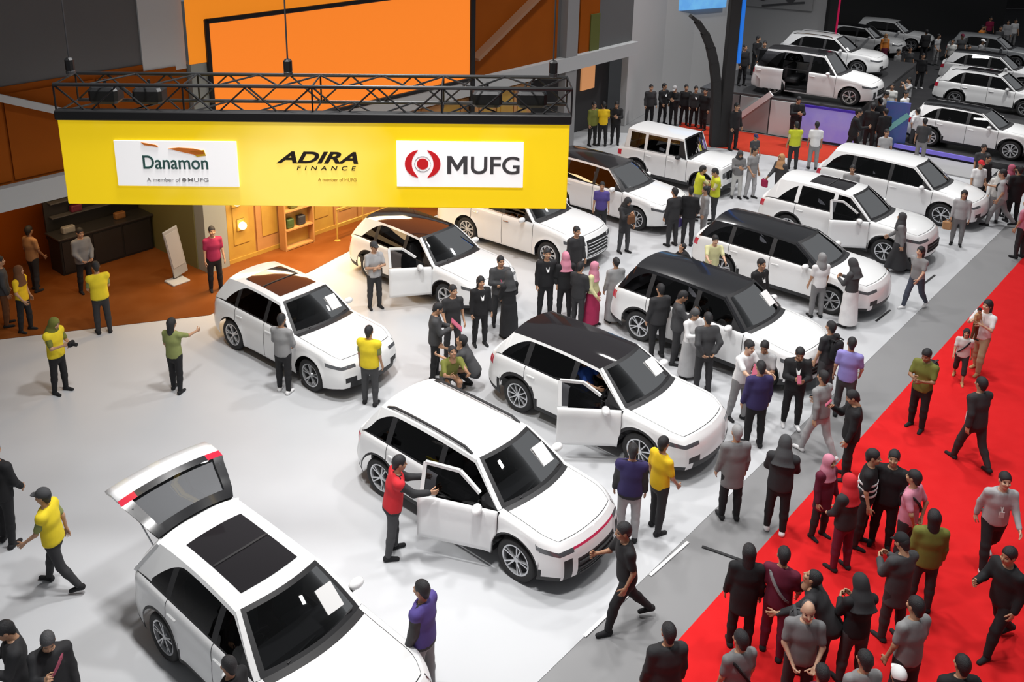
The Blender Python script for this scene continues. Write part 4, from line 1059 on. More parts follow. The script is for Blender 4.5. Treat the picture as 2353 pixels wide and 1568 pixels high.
class Body:
    def __init__(s, pose):
        P = dict(lean=0, yawh=0, nod=0); P.update(POSES[pose]); s.P = P
        ln = R(P['lean']); up = np.array((math.sin(ln), 0, math.cos(ln))); fw = np.array((math.cos(ln), 0, -math.sin(ln)))
        s.up, s.fw = up, fw; pel = np.array((0, 0, .93)); s.pel = pel
        s.M = np.stack([fw, np.array((0, 1., 0)), up], 1)
        s.legs = {}
        for sd, key in ((1, 'lL'), (-1, 'lR')):
            hf, kn = (R(q) for q in P[key]); hip = pel+np.array((0, sd*.092, -.03))
            knee = hip+.42*unit((math.sin(hf), sd*.05, -math.cos(hf))); ank = knee+.41*unit((math.sin(hf-kn), sd*.02, -math.cos(hf-kn)))
            tilt = max(0., (kn-max(hf, 0))*.75) if hf < R(20) else 0
            if hf > R(60): tilt = R(12)
            fdir = unit((math.cos(tilt), sd*.14, -math.sin(tilt))); s.legs[sd] = (hip, knee, ank, fdir)
        low = min(min(l[2][2]-.075, (l[2]+l[3]*.16)[2]-.03) for l in s.legs.values())
        dz = np.array((0, 0, -low)); s.pel = pel = pel+dz
        for k in s.legs: a, b, c, d = s.legs[k]; s.legs[k] = (a+dz, b+dz, c+dz, d)
        s.chest = pel+up*.36; s.neck = pel+up*.53
        s.arms = {}
        for sd, key in ((1, 'aL'), (-1, 'aR')):
            f, ab, el, inn = (R(q) for q in P[key]); f2 = f
            sh = pel+up*.475+np.array((0, sd*.178, 0))
            d = np.array((math.sin(f)*math.cos(ab), sd*math.sin(ab), -math.cos(f)*math.cos(ab)))
            fp = np.array((math.cos(f), 0, math.sin(f))); b = math.cos(inn)*fp+math.sin(inn)*np.array((0, -sd, 0)); b = unit(b-(b@d)*d)
            elb = sh+.285*d; fd = unit(math.cos(el)*d+math.sin(el)*b); wr = elb+.245*fd; s.arms[sd] = (sh, elb, wr, fd, b)
        yw, nd = R(P['yawh']), R(P['nod'])-ln*.6
        hf_ = np.array((math.cos(yw)*math.cos(nd), math.sin(yw)*math.cos(nd), -math.sin(nd))); left = np.array((-math.sin(yw), math.cos(yw), 0))
        hu = np.cross(hf_, left); s.HM = np.stack([hf_, left, hu], 1); s.head = s.neck+up*.07+hu*.115+hf_*.022
        s.cache = {}
    def box(s, lo, hi, h): return Sdf(lo, hi, h)
    def bounds(s, parts, pad):
        pts = np.array(parts); return pts.min(0)-pad, pts.max(0)+pad
    def torso(s, g, inf=0., full=True):
        M, p, u = s.M, s.pel, s.up; dg = lambda a: M@np.diag(a)@M.T
        sq = dg((1.42, 1, 1))
        g.cone(p+u*.02, p+u*.14, .160+inf, .142+inf, .05, sq); g.cone(p+u*.14, p+u*.34, .142+inf, .168+inf, .05, sq)
        g.cone(p+u*.34, p+u*.45, .168+inf, .128+inf, .05, sq)
        for sd in (-1, 1): g.cone(p+u*.47, s.arms[sd][0]-u*.012, .052+inf, .047+inf, .06)
        g.cone(p+u*.46, s.neck, .075+inf, .052+inf*.5, .05)
    def arm(s, g, sd, inf=0., frac=1., wide=1.):
        sh, el, wr, fd, b = s.arms[sd]
        if frac <= .5:
            g.cone(sh, sh+(el-sh)*frac*1.75, .050+inf, .044+inf*wide, .045)
        else:
            g.cone(sh, el, .050+inf, .040+inf*wide, .045); g.cone(el, el+(wr-el)*min(1, (frac-.5)*2), .040+inf, .030+inf*wide, .03)
    def leg(s, g, sd, inf=0., to=1.):
        hip, kn, an, fd = s.legs[sd]
        g.cone(hip, kn, .086+inf, .056+inf, .05)
        e = kn+(an-kn)*to; g.cone(kn, kn+(an-kn)*.35, .056+inf, .054+inf, .03); g.cone(kn+(an-kn)*.3, e, .054+inf, .036+inf*1.3, .03)
    def foot(s, g, sd, inf=0.):
        hip, kn, an, fd = s.legs[sd]; dn = np.array((0, 0, -1.)); dn = unit(dn-(dn@fd)*fd)
        h = an+dn*.035-fd*.03; g.cone(h, an+dn*.045+fd*.15, .034+inf, .026+inf, .03); g.cone(an, h, .034+inf, .034+inf, .03)
    def body(s):
        if 'body' in s.cache: return s.cache['body']
        pts = [s.pel-.2, s.pel+.2, s.neck+.1, s.neck-.1]
        for sd in (-1, 1): pts += list(s.arms[sd][:3])+list(s.legs[sd][:3])+[s.legs[sd][2]+s.legs[sd][3]*.2]
        lo, hi = s.bounds(pts, .07); g = Sdf(lo, hi, .0235)
        s.torso(g, -.012)
        for sd in (-1, 1): s.arm(g, sd, -.005); s.leg(g, sd, -.006); s.foot(g, sd, -.004)
        V, Q = g.net(); vs = [V]; qs = [Q]; mi = [np.zeros(len(Q), int)]; n = len(V)
        hv, hq, hm = HEAD; vs.append(hv@s.HM.T+s.head); qs.append(hq+n); mi.append(hm); n += len(hv)
        for sd in (-1, 1):
            sh, el, wr, fd, b = s.arms[sd]; bent = s.P['aL' if sd > 0 else 'aR'][2] > 40
            v, q = HANDS[1 if bent else 0]
            # palm faces the body (inwards) when hanging, up when the elbow is bent
            z = unit(np.array((0, sd, 0.))-(np.array((0, sd, 0.))@fd)*fd) if not bent else unit(-b+np.array((0, sd*.6, 0))-((-b+np.array((0, sd*.6, 0)))@fd)*fd)
            y = np.cross(z, fd); M = np.stack([fd, y*(1 if True else 1), z], 1)
            vv = v.copy()
            if (y[0] < 0 and not bent): vv[:, 1] *= -1; q = q[:, ::-1]
            vs.append(vv@M.T+wr-fd*.004); qs.append(q+n); mi.append(np.zeros(len(q), int)); n += len(v)
        s.cache['body'] = (np.concatenate(vs), np.concatenate(qs), np.concatenate(mi)); return s.cache['body']
    def part(s, kind):
        "clothing meshes in body space"
        if kind in s.cache: return s.cache[kind]
        p, u = s.pel, s.up
        if kind in ('tee', 'jacket', 'vest', 'long', 'coat'):
            pts = [p-.2, p+.2, s.neck+.1]
            for sd in (-1, 1): pts += list(s.arms[sd][:3])
            lo, hi = s.bounds(pts, .12); lo[2] -= .15 if kind in ('coat',) else .05; g = Sdf(lo, hi, .0235)
            inf = {'tee': .012, 'long': .014, 'jacket': .024, 'vest': .030, 'coat': .022}[kind]
            s.torso(g, inf)
            if True:    # hem hangs over the hips
                dg = s.M@np.diag((1.3, 1, 1))@s.M.T; g.cone(p+u*.10, p-u*(.06 if kind != 'coat' else .26), .150+inf, .162+inf*(1.3 if kind != 'vest' else 1.1), .06, dg)
            for sd in (-1, 1):
                if kind == 'vest': g.cone(s.arms[sd][0], s.arms[sd][0]+(s.arms[sd][1]-s.arms[sd][0])*.10, .052+inf, .05+inf, .04)
                else: s.arm(g, sd, inf*.8, .42 if kind == 'tee' else .96, 1.1)
            g.cut(s.neck+u*.012+s.fw*.02, unit(u+.25*s.fw)); g.cut(p-u*{'tee': .07, 'long': .07, 'jacket': .10, 'vest': .055, 'coat': .28}[kind], -u)
        elif kind in ('trousers', 'shorts'):
            pts = [p-.2, p+.2]
            for sd in (-1, 1): pts += list(s.legs[sd][:3])
            lo, hi = s.bounds(pts, .1); g = Sdf(lo, hi, .0235)
            sq = s.M@np.diag((1.35, 1, 1))@s.M.T; g.cone(p-u*.06, p+u*.09, .158, .148, .05, sq)
            for sd in (-1, 1): s.leg(g, sd, .013, .95 if kind == 'trousers' else .02)
            g.cut(p+u*.085, u)
        elif kind == 'skirt':
            lo, hi = s.bounds([p-.3, p+.3]+[s.legs[k][2] for k in s.legs], .1); g = Sdf(lo, hi, .0235)
            an = (s.legs[1][2]+s.legs[-1][2])/2; d = an-p
            g.cone(p+u*.05, p-u*.1, .150, .185, .05, np.diag((1.25, 1, 1))); g.cone(p-u*.1, p+d*.93, .185, .24, .06, np.diag((1.15, 1, 1)))
            for sd in (-1, 1): g.cone(s.legs[sd][0], s.legs[sd][1], .1, .1, .06); g.cone(s.legs[sd][1], s.legs[sd][2], .1, .09, .06)
            g.cut(p+u*.085, u); g.cut(p+np.array((0, 0, d[2]*.97)), (0, 0, -1.))
        elif kind in ('shoe_l', 'shoe_r'):
            sd = 1 if kind == 'shoe_l' else -1
            lo, hi = s.bounds([s.legs[sd][2]+s.legs[sd][3]*q for q in (0, .2)], .09); g = Sdf(lo, hi, .015); s.foot(g, sd, .008)
        V, Q = g.net(); s.cache[kind] = (V, Q); return V, Q
    def hair(s, kind):
        k2 = 'hair_'+kind
        if k2 in s.cache: return s.cache[k2]
        if kind not in HAIRS: HAIRS[kind] = hair_template(kind)
        V, Q = HAIRS[kind]; s.cache[k2] = (V@s.HM.T+s.head, Q); return s.cache[k2]
HAIRS = {}
def hair_template(kind):
    lo, hi = ((-.17, -.14, -.12), (.15, .14, .17))
    if kind in ('long', 'hijab'): lo = (-.20, -.24, -.42); hi = (.19, .24, .17)
    g = Sdf(lo, hi, .013)
    if kind == 'short':
        g.ell((-.014, 0, .036), (.107, .086, .104), k=.01); g.cone((-.06, 0, .0), (-.065, 0, -.07), .06, .045, .03)
        g.sub((.125, 0, -.035), (.10, .12, .105)); g.cut((0, 0, -.10), (0, 0, -1.)); g.sub((0, .09, -.02), (.03, .03, .045)); g.sub((0, -.09, -.02), (.03, .03, .045))
    elif kind == 'bald':
        g.ell((-.02, 0, .034), (.101, .080, .090), k=.01); g.sub((.10, 0, .05), (.12, .15, .13)); g.cut((0, 0, -.06), (0, 0, -1.))
    elif kind == 'long':
        g.ell((-.014, 0, .036), (.110, .090, .106), k=.01); g.cone((-.05, 0, .0), (-.085, 0, -.34), .085, .065, .04, np.diag((1.3, .9, 1)))
        g.sub((.13, 0, -.06), (.115, .085, .13)); 
    elif kind == 'bun':
        g.ell((-.014, 0, .036), (.107, .086, .104), k=.01); g.ell((-.12, 0, .05), (.045, .045, .045), k=.01); g.cone((-.05, 0, 0), (-.06, 0, -.06), .06, .04, .03)
        g.sub((.125, 0, -.035), (.10, .12, .105)); g.cut((0, 0, -.09), (0, 0, -1.))
    elif kind == 'cap':
        g.ell((-.008, 0, .045), (.112, .092, .098), k=.01); g.cone((.07, 0, .035), (.145, 0, .018), .05, .045, .03, np.diag((1, .75, 3.2))); g.cut((0, 0, .02), (0, 0, -1.))
    elif kind == 'hijab':
        g.ell((-.010, 0, .02), (.118, .098, .122), k=.02); g.cone((-.02, 0, -.06), (-.02, 0, -.20), .10, .13, .05); g.cone((-.01, 0, -.2), (-.01, 0, -.36), .13, .19, .06, np.diag((1.3, 1, 1)))
        g.sub((.115, 0, -.012), (.07, .056, .082)); g.cut((0, 0, -.36), (0, 0, -1.))
    return g.net()

BODIES = {}
MESHES = {}
def pmesh(pose, kind, data):
    k = (pose, kind)
    if k not in MESHES:
        if len(data) == 3: MESHES[k] = mesh_data('person_'+kind, data[0], data[1], True, [skin[0], eye_dark, lip], data[2])
        else: MESHES[k] = mesh_data(kind, data[0], data[1], True, [cloth('grey')])
    return MESHES[k]
skin = [mat('skin_tan', (0.50, 0.28, 0.17), .55), mat('skin_brown', (0.36, 0.19, 0.11), .55), mat('skin_light', (0.62, 0.38, 0.26), .55)]
eye_dark = mat('eye_dark', (0.03, 0.02, 0.018), .4); lip = mat('lip', (0.40, 0.14, 0.11), .5)
PAL = dict(black=(.010, .010, .012), dark=(.028, .028, .031), charcoal=(.055, .056, .06), grey=(.27, .27, .275), midgrey=(.20, .20, .205), lightgrey=(.42, .42, .43), white=(.80, .80, .81), offwhite=(.62, .62, .6),
           yellow=(.80, .52, .01), lime=(.58, .62, .03), hivis=(.78, .60, .02), olive=(.16, .17, .03), sage=(.24, .27, .09), red=(.62, .02, .03), maroon=(.12, .008, .03), magenta=(.33, .015, .07),
           pink=(.62, .24, .33), rose=(.45, .10, .16), navy=(.030, .022, .10), purple=(.09, .065, .27), lavender=(.28, .25, .60), blue=(.03, .10, .45), orange=(.75, .25, .04), brown=(.14, .055, .02), tan=(.48, .26, .12), khaki=(.40, .33, .20), jeans=(.06, .07, .10), teal=(.05, .25, .18), skin=(.5, .28, .17), cream=(.62, .60, .33))
def cloth(c):
    return mat('cloth_'+c, PAL[c], .85, noise=(9, .35, tuple(min(1, q*1.25+.004) for q in PAL[c])))
def hairm(c): return mat('hair_'+c, tuple(q*1.3+.004 for q in PAL[c]), .5, bump=(160, .8))
def person(label, x, y, yaw, pose='stand', top='tee', tc='grey', bot='trousers', bc='dark', hair='short', hc='black', vest=None, shoe='black', h=1.70, z=0., sk=0, extras=(), group=None):
    if pose not in BODIES: BODIES[pose] = Body(pose)
    B = BODIES[pose]; s = h/1.72
    root = empty('person', (x, y, z), R(yaw), None, s); tag(root, label, 'person', group)
    b = obj('body', pmesh(pose, 'body', B.body()), root)
    if sk: b.material_slots[0].link = 'OBJECT'; b.material_slots[0].material = skin[sk]
    nm = {'tee': 'shirt', 'long': 'long_sleeved_shirt', 'jacket': 'jacket', 'coat': 'long_coat'}
    if top: obj(nm[top], pmesh(pose, top, B.part(top)), root, mt=cloth(tc))
    if vest: obj('vest', pmesh(pose, 'vest', B.part('vest')), root, mt=cloth(vest))
    obj(bot, pmesh(pose, bot, B.part(bot)), root, mt=cloth(bc))
    for q in ('shoe_l', 'shoe_r'): obj('shoe', pmesh(pose, q, B.part(q)), root, mt=cloth(shoe))
    hn = {'hijab': 'headscarf', 'cap': 'cap'}.get(hair, 'hair')
    if hair: obj(hn, pmesh(pose, 'hair_'+hair, B.hair(hair)), root, mt=cloth(hc) if hair in ('hijab', 'cap') else hairm(hc))
    if hair == 'cap': obj('hair', pmesh(pose, 'hair_short', B.hair('short')), root, mt=hairm('black'))
    up, fw = B.up, B.fw
    M = Matrix(((fw[0], 0, up[0], 0), (0, 1, 0, 0), (fw[2], 0, up[2], 0), (0, 0, 0, 1)))
    # things held or carried stay top-level
    for e in extras:
        kind, col = e.split(':')[:2]; elab = e.split(':')[2] if e.count(':') > 1 else None
        def world(p): return root.matrix_basis @ Vector(p)
        if kind in ('backpack', 'sling', 'lanyard', 'collar', 'stripe', 'belt', 'strap'):
            m = MB(); par = root
            if kind == 'backpack':
                m.box((0, 0, 0), (.15, .29, .42), 0, .05); c = B.pel+up*.29-fw*.20
                m.box((-.07, 0, -.06), (.05, .22, .2), 0, .02)
                o = m.build('backpack', cloth(col), root, True, tuple(c)); o.rotation_euler = (0, R(B.P['lean']), 0)
                for sd in (-1, 1):
                    q = MB(); pr = None
                    for t in np.linspace(-.4, 2.6, 9):
                        pt = Vector((-.02+.13*math.sin(t)+.02, sd*.10, .20-.02+.06*math.cos(t)*1.0-.05*max(0, t-1.6)))
                        if pr: q.bar(pr, pt, .035, .015)
                        pr = pt
                    q.build('strap', cloth(col), o)
            elif kind == 'sling':
                pr = None; C = B.pel+up*.27
                for t in np.linspace(0, 2*PI, 25):
                    pt = C+np.array((0, 1., 0))*.17*math.cos(t)*.9+up*(.22*math.cos(t))+fw*(.152*math.sin(t))
                    if pr is not None: m.bar(pr, pt, .03, .03)
                    pr = pt
                m.build('bag_strap', cloth(col), root)
            elif kind == 'lanyard':
                for sd in (-1, 1): m.bar(B.neck+np.array((0, sd*.06, 0))+fw*.04, B.pel+up*.24+fw*.165, .014, .008)
                m.box(tuple(B.pel+up*.2+fw*.17), (.012, .07, .1)); m.build('lanyard', cloth(col), root)
            elif kind == 'collar':
                for sd in (-1, 1): m.bar(B.neck+np.array((0, sd*.055, 0))+fw*.05, B.pel+up*.30+fw*.162, .05, .02)
                m.build('shirt_front', cloth(col), root)
            elif kind == 'stripe':
                for zz in (.10, .20, .30):
                    pr = None; m = MB()
                    for t in np.linspace(0, 2*PI, 21):
                        pt = B.pel+up*zz+np.array((0, 1., 0))*.193*math.cos(t)+fw*.142*math.sin(t)
                        if pr is not None: m.bar(pr, pt, .012, .03)
                        pr = pt
                    m.build('shirt_stripe', cloth(col), root)
            continue
        hand = None
        wr = B.arms[-1][2]+B.arms[-1][3]*.10; wl = B.arms[1][2]+B.arms[1][3]*.10; mid = (wr+wl)/2
        if kind == 'tablet':
            m = MB().box((0, 0, 0), (.02, .25, .18), 0, .008); o = m.build('tablet', cloth(col)); o.location = world(mid+fw*.05+up*.04); o.rotation_euler = (0, R(-50), R(yaw)); lab, cat = 'flat tablet held in both hands by the ', 'tablet'
        elif kind == 'paper':
            m = MB().box((0, 0, 0), (.012, .22, .30), 0, 0).box((.01, 0, .02), (.004, .17, .22)); o = m.build('leaflet', cloth(col)); o.location = world(mid+fw*.06+up*.04); o.rotation_euler = (0, R(-45), R(yaw)); lab, cat = 'paper leaflet held in front by the ', 'leaflet'
        elif kind == 'phone':
            m = MB().box((0, 0, 0), (.012, .08, .16), 0, .006).box((.007, 0, 0), (.003, .07, .14)); o = m.build('mobile_phone', cloth(col)); o.location = world(wr+fw*.015+up*.03); o.rotation_euler = (0, R(-35), R(yaw)); lab, cat = 'small phone in the hand of the ', 'phone'
        elif kind == 'bag':
            m = MB().box((0, 0, -.17), (.10, .26, .26), 0, .03).bar((0, -.08, -.05), (0, 0, .03), .015).bar((0, .08, -.05), (0, 0, .03), .015); o = m.build('handbag', cloth(col)); o.location = world(wr-np.array((0, .06, .01))); o.rotation_euler = (0, 0, R(yaw)); lab, cat = 'handbag hanging from the hand of the ', 'bag'
        elif kind == 'camera':
            m = MB().box((0, 0, 0), (.08, .15, .11), 0, .015).lathe([(.0, .14), (.038, .14), (.04, .05), (.035, .03)], 16, 'x'); o = m.build('photo_camera', cloth(col)); o.location = world(mid+fw*.05+up*.02); o.rotation_euler = (0, 0, R(yaw)); lab, cat = 'photo camera held by the ', 'camera'
        o.scale = (s,)*3; tag(o, elab or lab+'visitor', cat)
    return root
# ------------------------------------------------------------------ the visitors, one by one
def P_(x, y, yaw, pose, label, **kw): person(label, x, y, yaw, pose, **kw)
P_(2.41, 15.77, -42, 'sit', 'man in blue shirt sitting at the wheel of the centre open-door car', tc='blue', bc='dark', h=1.58, z=0.24)
P_(-10.75, 21.63, 60, 'stand2', 'man in brown shirt and dark shorts standing inside the brown wooden shop', tc='tan', bot='trousers', bc='dark', sk=1)
P_(-9.45, 21.54, -40, 'front', 'dark-clothed man standing in front of the black shop counter', top='jacket', tc='midgrey', bc='black')
P_(-10.59, 19.73, 30, 'stand', 'person in charcoal jacket at the far left edge of the shop floor', top='jacket', tc='charcoal', bc='brown', hair='short')
P_(-10.03, 19.44, -10, 'stand2', 'person in mustard top and black trousers at left edge of shop floor', tc='yellow', bc='black', hair='hijab', hc='brown', h=1.6)
P_(-8.23, 19.40, 125, 'front', 'man in yellow safety vest with his back turned on the shop floor edge', tc='sage', vest='hivis', bc='dark', h=1.72)
P_(-8.16, 16.82, -20, 'hold', 'woman in yellow-green vest and green headscarf holding a camera to her chest', top='tee', tc='olive', vest='hivis', bc='black', hair='hijab', hc='olive', extras=['camera:black:black photo camera held by the woman in green headscarf'], h=1.66)
P_(-5.81, 16.90, 75, 'point', 'long-haired woman in sage green top walking alone on the open floor', top='tee', tc='sage', bc='black', hair='long', h=1.6)
P_(-6.22, 21.69, -60, 'stand', 'man in red shirt standing by the grey shop pillar', tc='magenta', bc='black', h=1.7)
P_(-3.61, 16.90, 70, 'front', 'man in grey shirt and white shoes standing beside the sunroof car', top='long', tc='grey', bc='black', shoe='white', sk=1, h=1.7)
P_(-1.81, 16.46, 75, 'stand', 'man in yellow vest and grey trousers with his back turned at a car nose', tc='sage', vest='hivis', bc='charcoal', h=1.68)
P_(-2.11, 20.76, -60, 'fold', 'man in light grey shirt and cap beside an open car door', tc='lightgrey', bc='dark', hair='cap', hc='charcoal', h=1.7)
P_(-7.16, 12.34, 75, 'stand2', 'man in all black with lime straps cut off by the left edge', top='jacket', tc='black', bc='black', h=1.78, extras=['backpack:dark'])
P_(-5.96, 11.40, 178, 'walk2', 'man in yellow vest walking left with a dark cap in the front left', tc='sage', vest='hivis', bc='dark', hair='cap', hc='charcoal', h=1.7)
P_(-5.34, 8.92, -150, 'hold', 'dark-clothed man holding a white sheet in the bottom left corner', top='jacket', tc='dark', bc='black', h=1.7, extras=['paper:white:white paper sheet held by man in bottom left corner'])
P_(-4.86, 8.81, -60, 'phone', 'person in dark jacket with a pink sleeve in the bottom left corner', top='jacket', tc='dark', bc='dark', hair='short', hc='charcoal', h=1.68, extras=['sling:rose'])
P_(-1.04, 12.13, 15, 'reach', 'man in black jacket with red back panel reaching to an open car door', top='jacket', tc='dark', vest='red', bc='charcoal', h=1.74)
P_(-0.46, 9.55, 150, 'stand', 'man in grey jacket with purple shoulders walking past the front car', top='jacket', tc='charcoal', vest='purple', bc='grey', h=1.72)
P_(-2.63, 8.47, 150, 'stand', 'dark-haired person standing close to the mirror of the open-tailgate car', top='jacket', tc='black', bc='black', h=1.6)
P_(-0.54, 17.49, 0, 'hold', 'man in charcoal jacket holding a pink folder left of the centre group', top='jacket', tc='charcoal', bc='black', extras=['paper:rose:pink folder held by man in charcoal jacket'])
P_(-0.19, 18.34, -70, 'stand2', 'man in dark patterned shirt in the middle of the centre group', top='tee', tc='dark', bc='dark')
P_(0.42, 18.92, -70, 'stand', 'long-haired woman in black suit with white collar facing the camera', top='jacket', tc='black', bc='black', hair='long', h=1.64, extras=['collar:white'])
P_(0.89, 19.88, -80, 'fold', 'man in dark jacket standing at the nose of the open-door car', top='jacket', tc='charcoal', bc='dark', h=1.72, extras=['lanyard:rose'])
P_(1.08, 19.30, 120, 'front', 'woman in black with grey headscarf behind the black-roofed open-door car', top='long', tc='black', bc='black', bot='skirt', hair='hijab', hc='charcoal', h=1.6)
P_(-0.26, 16.86, -70, 'crouch', 'crouching person in olive and orange shirt behind the white roof', tc='olive', bc='charcoal', sk=1)
P_(0.26, 17.07, 170, 'crouch', 'crouching person in charcoal jacket next to the olive shirted one', top='jacket', tc='charcoal', bc='dark')
P_(2.00, 20.34, -80, 'stand', 'man in open black blazer over white shirt facing the camera', top='jacket', tc='black', bc='black', h=1.72, extras=['collar:white'])
P_(2.45, 20.30, 100, 'front', 'woman in black jacket with pink headscarf and a white bag', top='jacket', tc='black', bc='black', hair='hijab', hc='pink', h=1.64, extras=['bag:white:white handbag carried by the woman in pink headscarf'])
P_(2.86, 21.82, -60, 'stand', 'man in dark clothes before the big chrome grille', top='jacket', tc='dark', bc='dark')
P_(3.06, 19.91, -30, 'stand2', 'woman in white and yellow top with a dark red skirt', top='long', tc='cream', bot='skirt', bc='magenta', hair='hijab', hc='pink', h=1.58)
P_(3.60, 20.09, 110, 'stand', 'woman in long light grey dress with her back to the camera', top='coat', tc='grey', bot='skirt', bc='grey', hair='bun', h=1.6)
P_(2.72, 19.82, 50, 'front', 'person in black coat between the black jackets and the grey dress', top='jacket', tc='dark', bc='dark', h=1.6)
P_(4.53, 24.34, -60, 'phone', 'woman in long black coat with a brown bag before the plain white car', top='coat', tc='dark', bot='trousers', bc='charcoal', hair='hijab', hc='dark', h=1.62, extras=['bag:brown:small brown handbag carried by woman in black coat'])
P_(4.05, 25.64, -100, 'stand', 'person in blue shirt half hidden behind the big grille bonnet', tc='purple', bc='dark', h=1.6)
P_(7.16, 26.95, 0, 'reach', 'man in yellow vest facing right beside the boxy off-roader', tc='cream', vest='lime', bc='grey')
P_(7.63, 26.70, 180, 'hold', 'man in yellow vest facing left with black trousers near off-roader', tc='cream', vest='lime', bc='dark')
P_(5.98, 24.84, 120, 'stand', 'person in black with a blue bag before the grille car', top='jacket', tc='dark', bc='dark', extras=['bag:purple:blue bag carried by the person in black'])
P_(6.45, 24.95, 70, 'stand2', 'man in black jacket talking beside the blue bag carrier', top='jacket', tc='black', bc='dark')
P_(6.98, 25.35, 180, 'stand', 'slim person in grey next to the two black-clad visitors', top='long', tc='grey', bc='midgrey', hair='bun', h=1.58)
P_(6.26, 21.61, -90, 'reach', 'woman in pale yellow top with both arms forward behind the black-roofed car', top='tee', tc='cream', bc='dark', hair='bun', h=1.62, sk=2)
P_(5.81, 21.96, 180, 'lean', 'dark-haired person bending behind the large black-roofed car', top='jacket', tc='black', bc='black', h=1.3)
P_(6.88, 19.85, -60, 'stand', 'man in black suit with white collar between two black-roofed cars', top='jacket', tc='black', bc='black', extras=['collar:white'])
P_(4.30, 18.44, 110, 'stand', 'man in black suit seen from behind by the rear wheel of the black-roofed car', top='jacket', tc='dark', bc='black', extras=['collar:white'])
P_(4.65, 18.16, -10, 'phone', 'man in white shirt under dark jacket looking down at his phone', top='jacket', tc='charcoal', bc='dark', sk=1, extras=['lanyard:rose', 'phone:black:black phone held by man in white shirt'])
P_(4.80, 17.55, -60, 'hold', 'woman in white blouse and grey skirt with a teal badge', top='long', tc='white', bot='skirt', bc='lightgrey', hair='long', h=1.6, hc='charcoal', extras=['lanyard:teal'])
P_(4.96, 17.00, 100, 'back', 'man in dark grey suit seen from behind with hands at his back', top='jacket', tc='charcoal', bc='dark', h=1.74)
P_(5.40, 15.97, -60, 'reach', 'man in white shirt reaching his arms out towards the front', top='tee', tc='white', bc='grey', sk=2, h=1.74)
P_(5.83, 16.07, -120, 'hold', 'man in light grey shirt looking down behind the navy-shirted man', tc='lightgrey', bc='grey', sk=1, h=1.66, extras=['paper:rose:pink leaflet held by man in light grey shirt'])
P_(5.45, 15.10, 95, 'stand', 'man in navy shirt and black trousers with his back to the camera', top='jacket', tc='navy', bc='black', h=1.72)
P_(6.37, 15.75, -100, 'hold', 'man in black suit with white shirt and white shoes facing the camera', top='jacket', tc='black', bc='black', shoe='white', sk=1, extras=['collar:white', 'phone:rose:pink phone held by man in white shoes'])
P_(7.34, 16.73, 115, 'stand', 'man carrying a black backpack by the front of the black-roofed car', tc='dark', bc='charcoal', extras=['backpack:black'])
P_(7.48, 16.06, 60, 'stand2', 'man in lavender shirt and grey trousers beside the backpack carrier', tc='lavender', bc='charcoal', shoe='black')
P_(6.53, 14.83, 120, 'walk', 'man in grey shirt and pale trousers walking away near the carpet edge', top='long', tc='grey', bc='lightgrey', shoe='white')
P_(6.80, 14.13, 165, 'phone', 'man in black jacket and glasses looking at phone at the carpet edge', top='jacket', tc='black', bc='black', h=1.72, extras=['phone:rose:phone held by the man in glasses at the carpet edge'])
P_(8.52, 20.43, 100, 'stand', 'grey-haired person in white blouse beside the black-roofed sedan wheel', tc='white', bc='midgrey', hair='hijab', hc='grey', h=1.6)
P_(9.09, 19.94, 130, 'hold', 'woman in dark grey top and long white skirt beside the sedan nose', top='long', tc='charcoal', bot='skirt', bc='white', hair='hijab', hc='charcoal', h=1.68)
P_(11.64, 23.11, 150, 'walk', 'woman in long black coat passing the nose of the open-door car', top='coat', tc='midgrey', bot='skirt', bc='dark', hair='hijab', hc='charcoal', h=1.66)
P_(11.10, 20.93, -150, 'walk2', 'long-haired woman in grey top and dark jeans walking along the aisle', tc='grey', bc='jeans', hair='long', shoe='white', h=1.62, sk=2)
P_(14.20, 25.03, -120, 'stand', 'woman in pale blouse and jeans with an orange bag', top='long', tc='lightgrey', bc='midgrey', hair='long', h=1.62, extras=['bag:tan:orange handbag carried by the woman in jeans'])
P_(16.21, 26.55, 150, 'stride', 'man in white shirt and grey trousers striding at the right edge', tc='lightgrey', bc='grey', h=1.8, extras=['sling:black'])
P_(15.49, 24.14, 120, 'stand', 'person in pink top and black trousers at the right edge by the carpet', tc='pink', bc='dark', h=1.68)
P_(11.05, 17.86, -150, 'carry', 'woman in white tee carrying a small child on the red carpet', tc='white', bc='khaki', shoe='tan', hair='long', h=1.66, sk=2)
P_(10.81, 17.74, -60, 'front', 'small dark-haired child held in the arms of the woman in white', tc='tan', bc='brown', h=0.74, sk=0, z=0.82)
P_(10.49, 17.49, -120, 'walk', 'girl in white top and dark shorts walking on the red carpet', tc='offwhite', bot='shorts', bc='dark', hair='long', h=1.22, shoe='tan', extras=['sling:black'])
P_(8.77, 15.70, -140, 'hold', 'man in black and olive shirt standing on the red carpet', top='tee', tc='olive', bc='black', sk=1, extras=['backpack:dark'])
P_(9.21, 14.56, 105, 'walk', 'man in black suit walking away over the red carpet', top='jacket', tc='dark', bc='dark', h=1.74, extras=['bag:white:white bag carried by man in black suit on carpet'])
P_(8.14, 11.96, -100, 'walk2', 'man in pale grey open shirt and black trousers walking towards the camera', top='long', tc='lightgrey', bc='black', shoe='white', sk=2, extras=['lanyard:offwhite'])
P_(2.68, 12.53, 80, 'stand', 'man in navy polo and pale trousers with his back turned', top='jacket', tc='dark', vest='navy', bc='lightgrey', h=1.7)
P_(3.19, 12.74, 30, 'stand2', 'man in bright yellow shirt and black trousers beside the navy polo', tc='yellow', bc='dark', h=1.7, extras=['lanyard:rose'])
P_(4.45, 13.05, 95, 'stand', 'man in grey jacket and black trousers standing with his back to us', top='coat', tc='midgrey', bc='black', hc='grey', h=1.7)
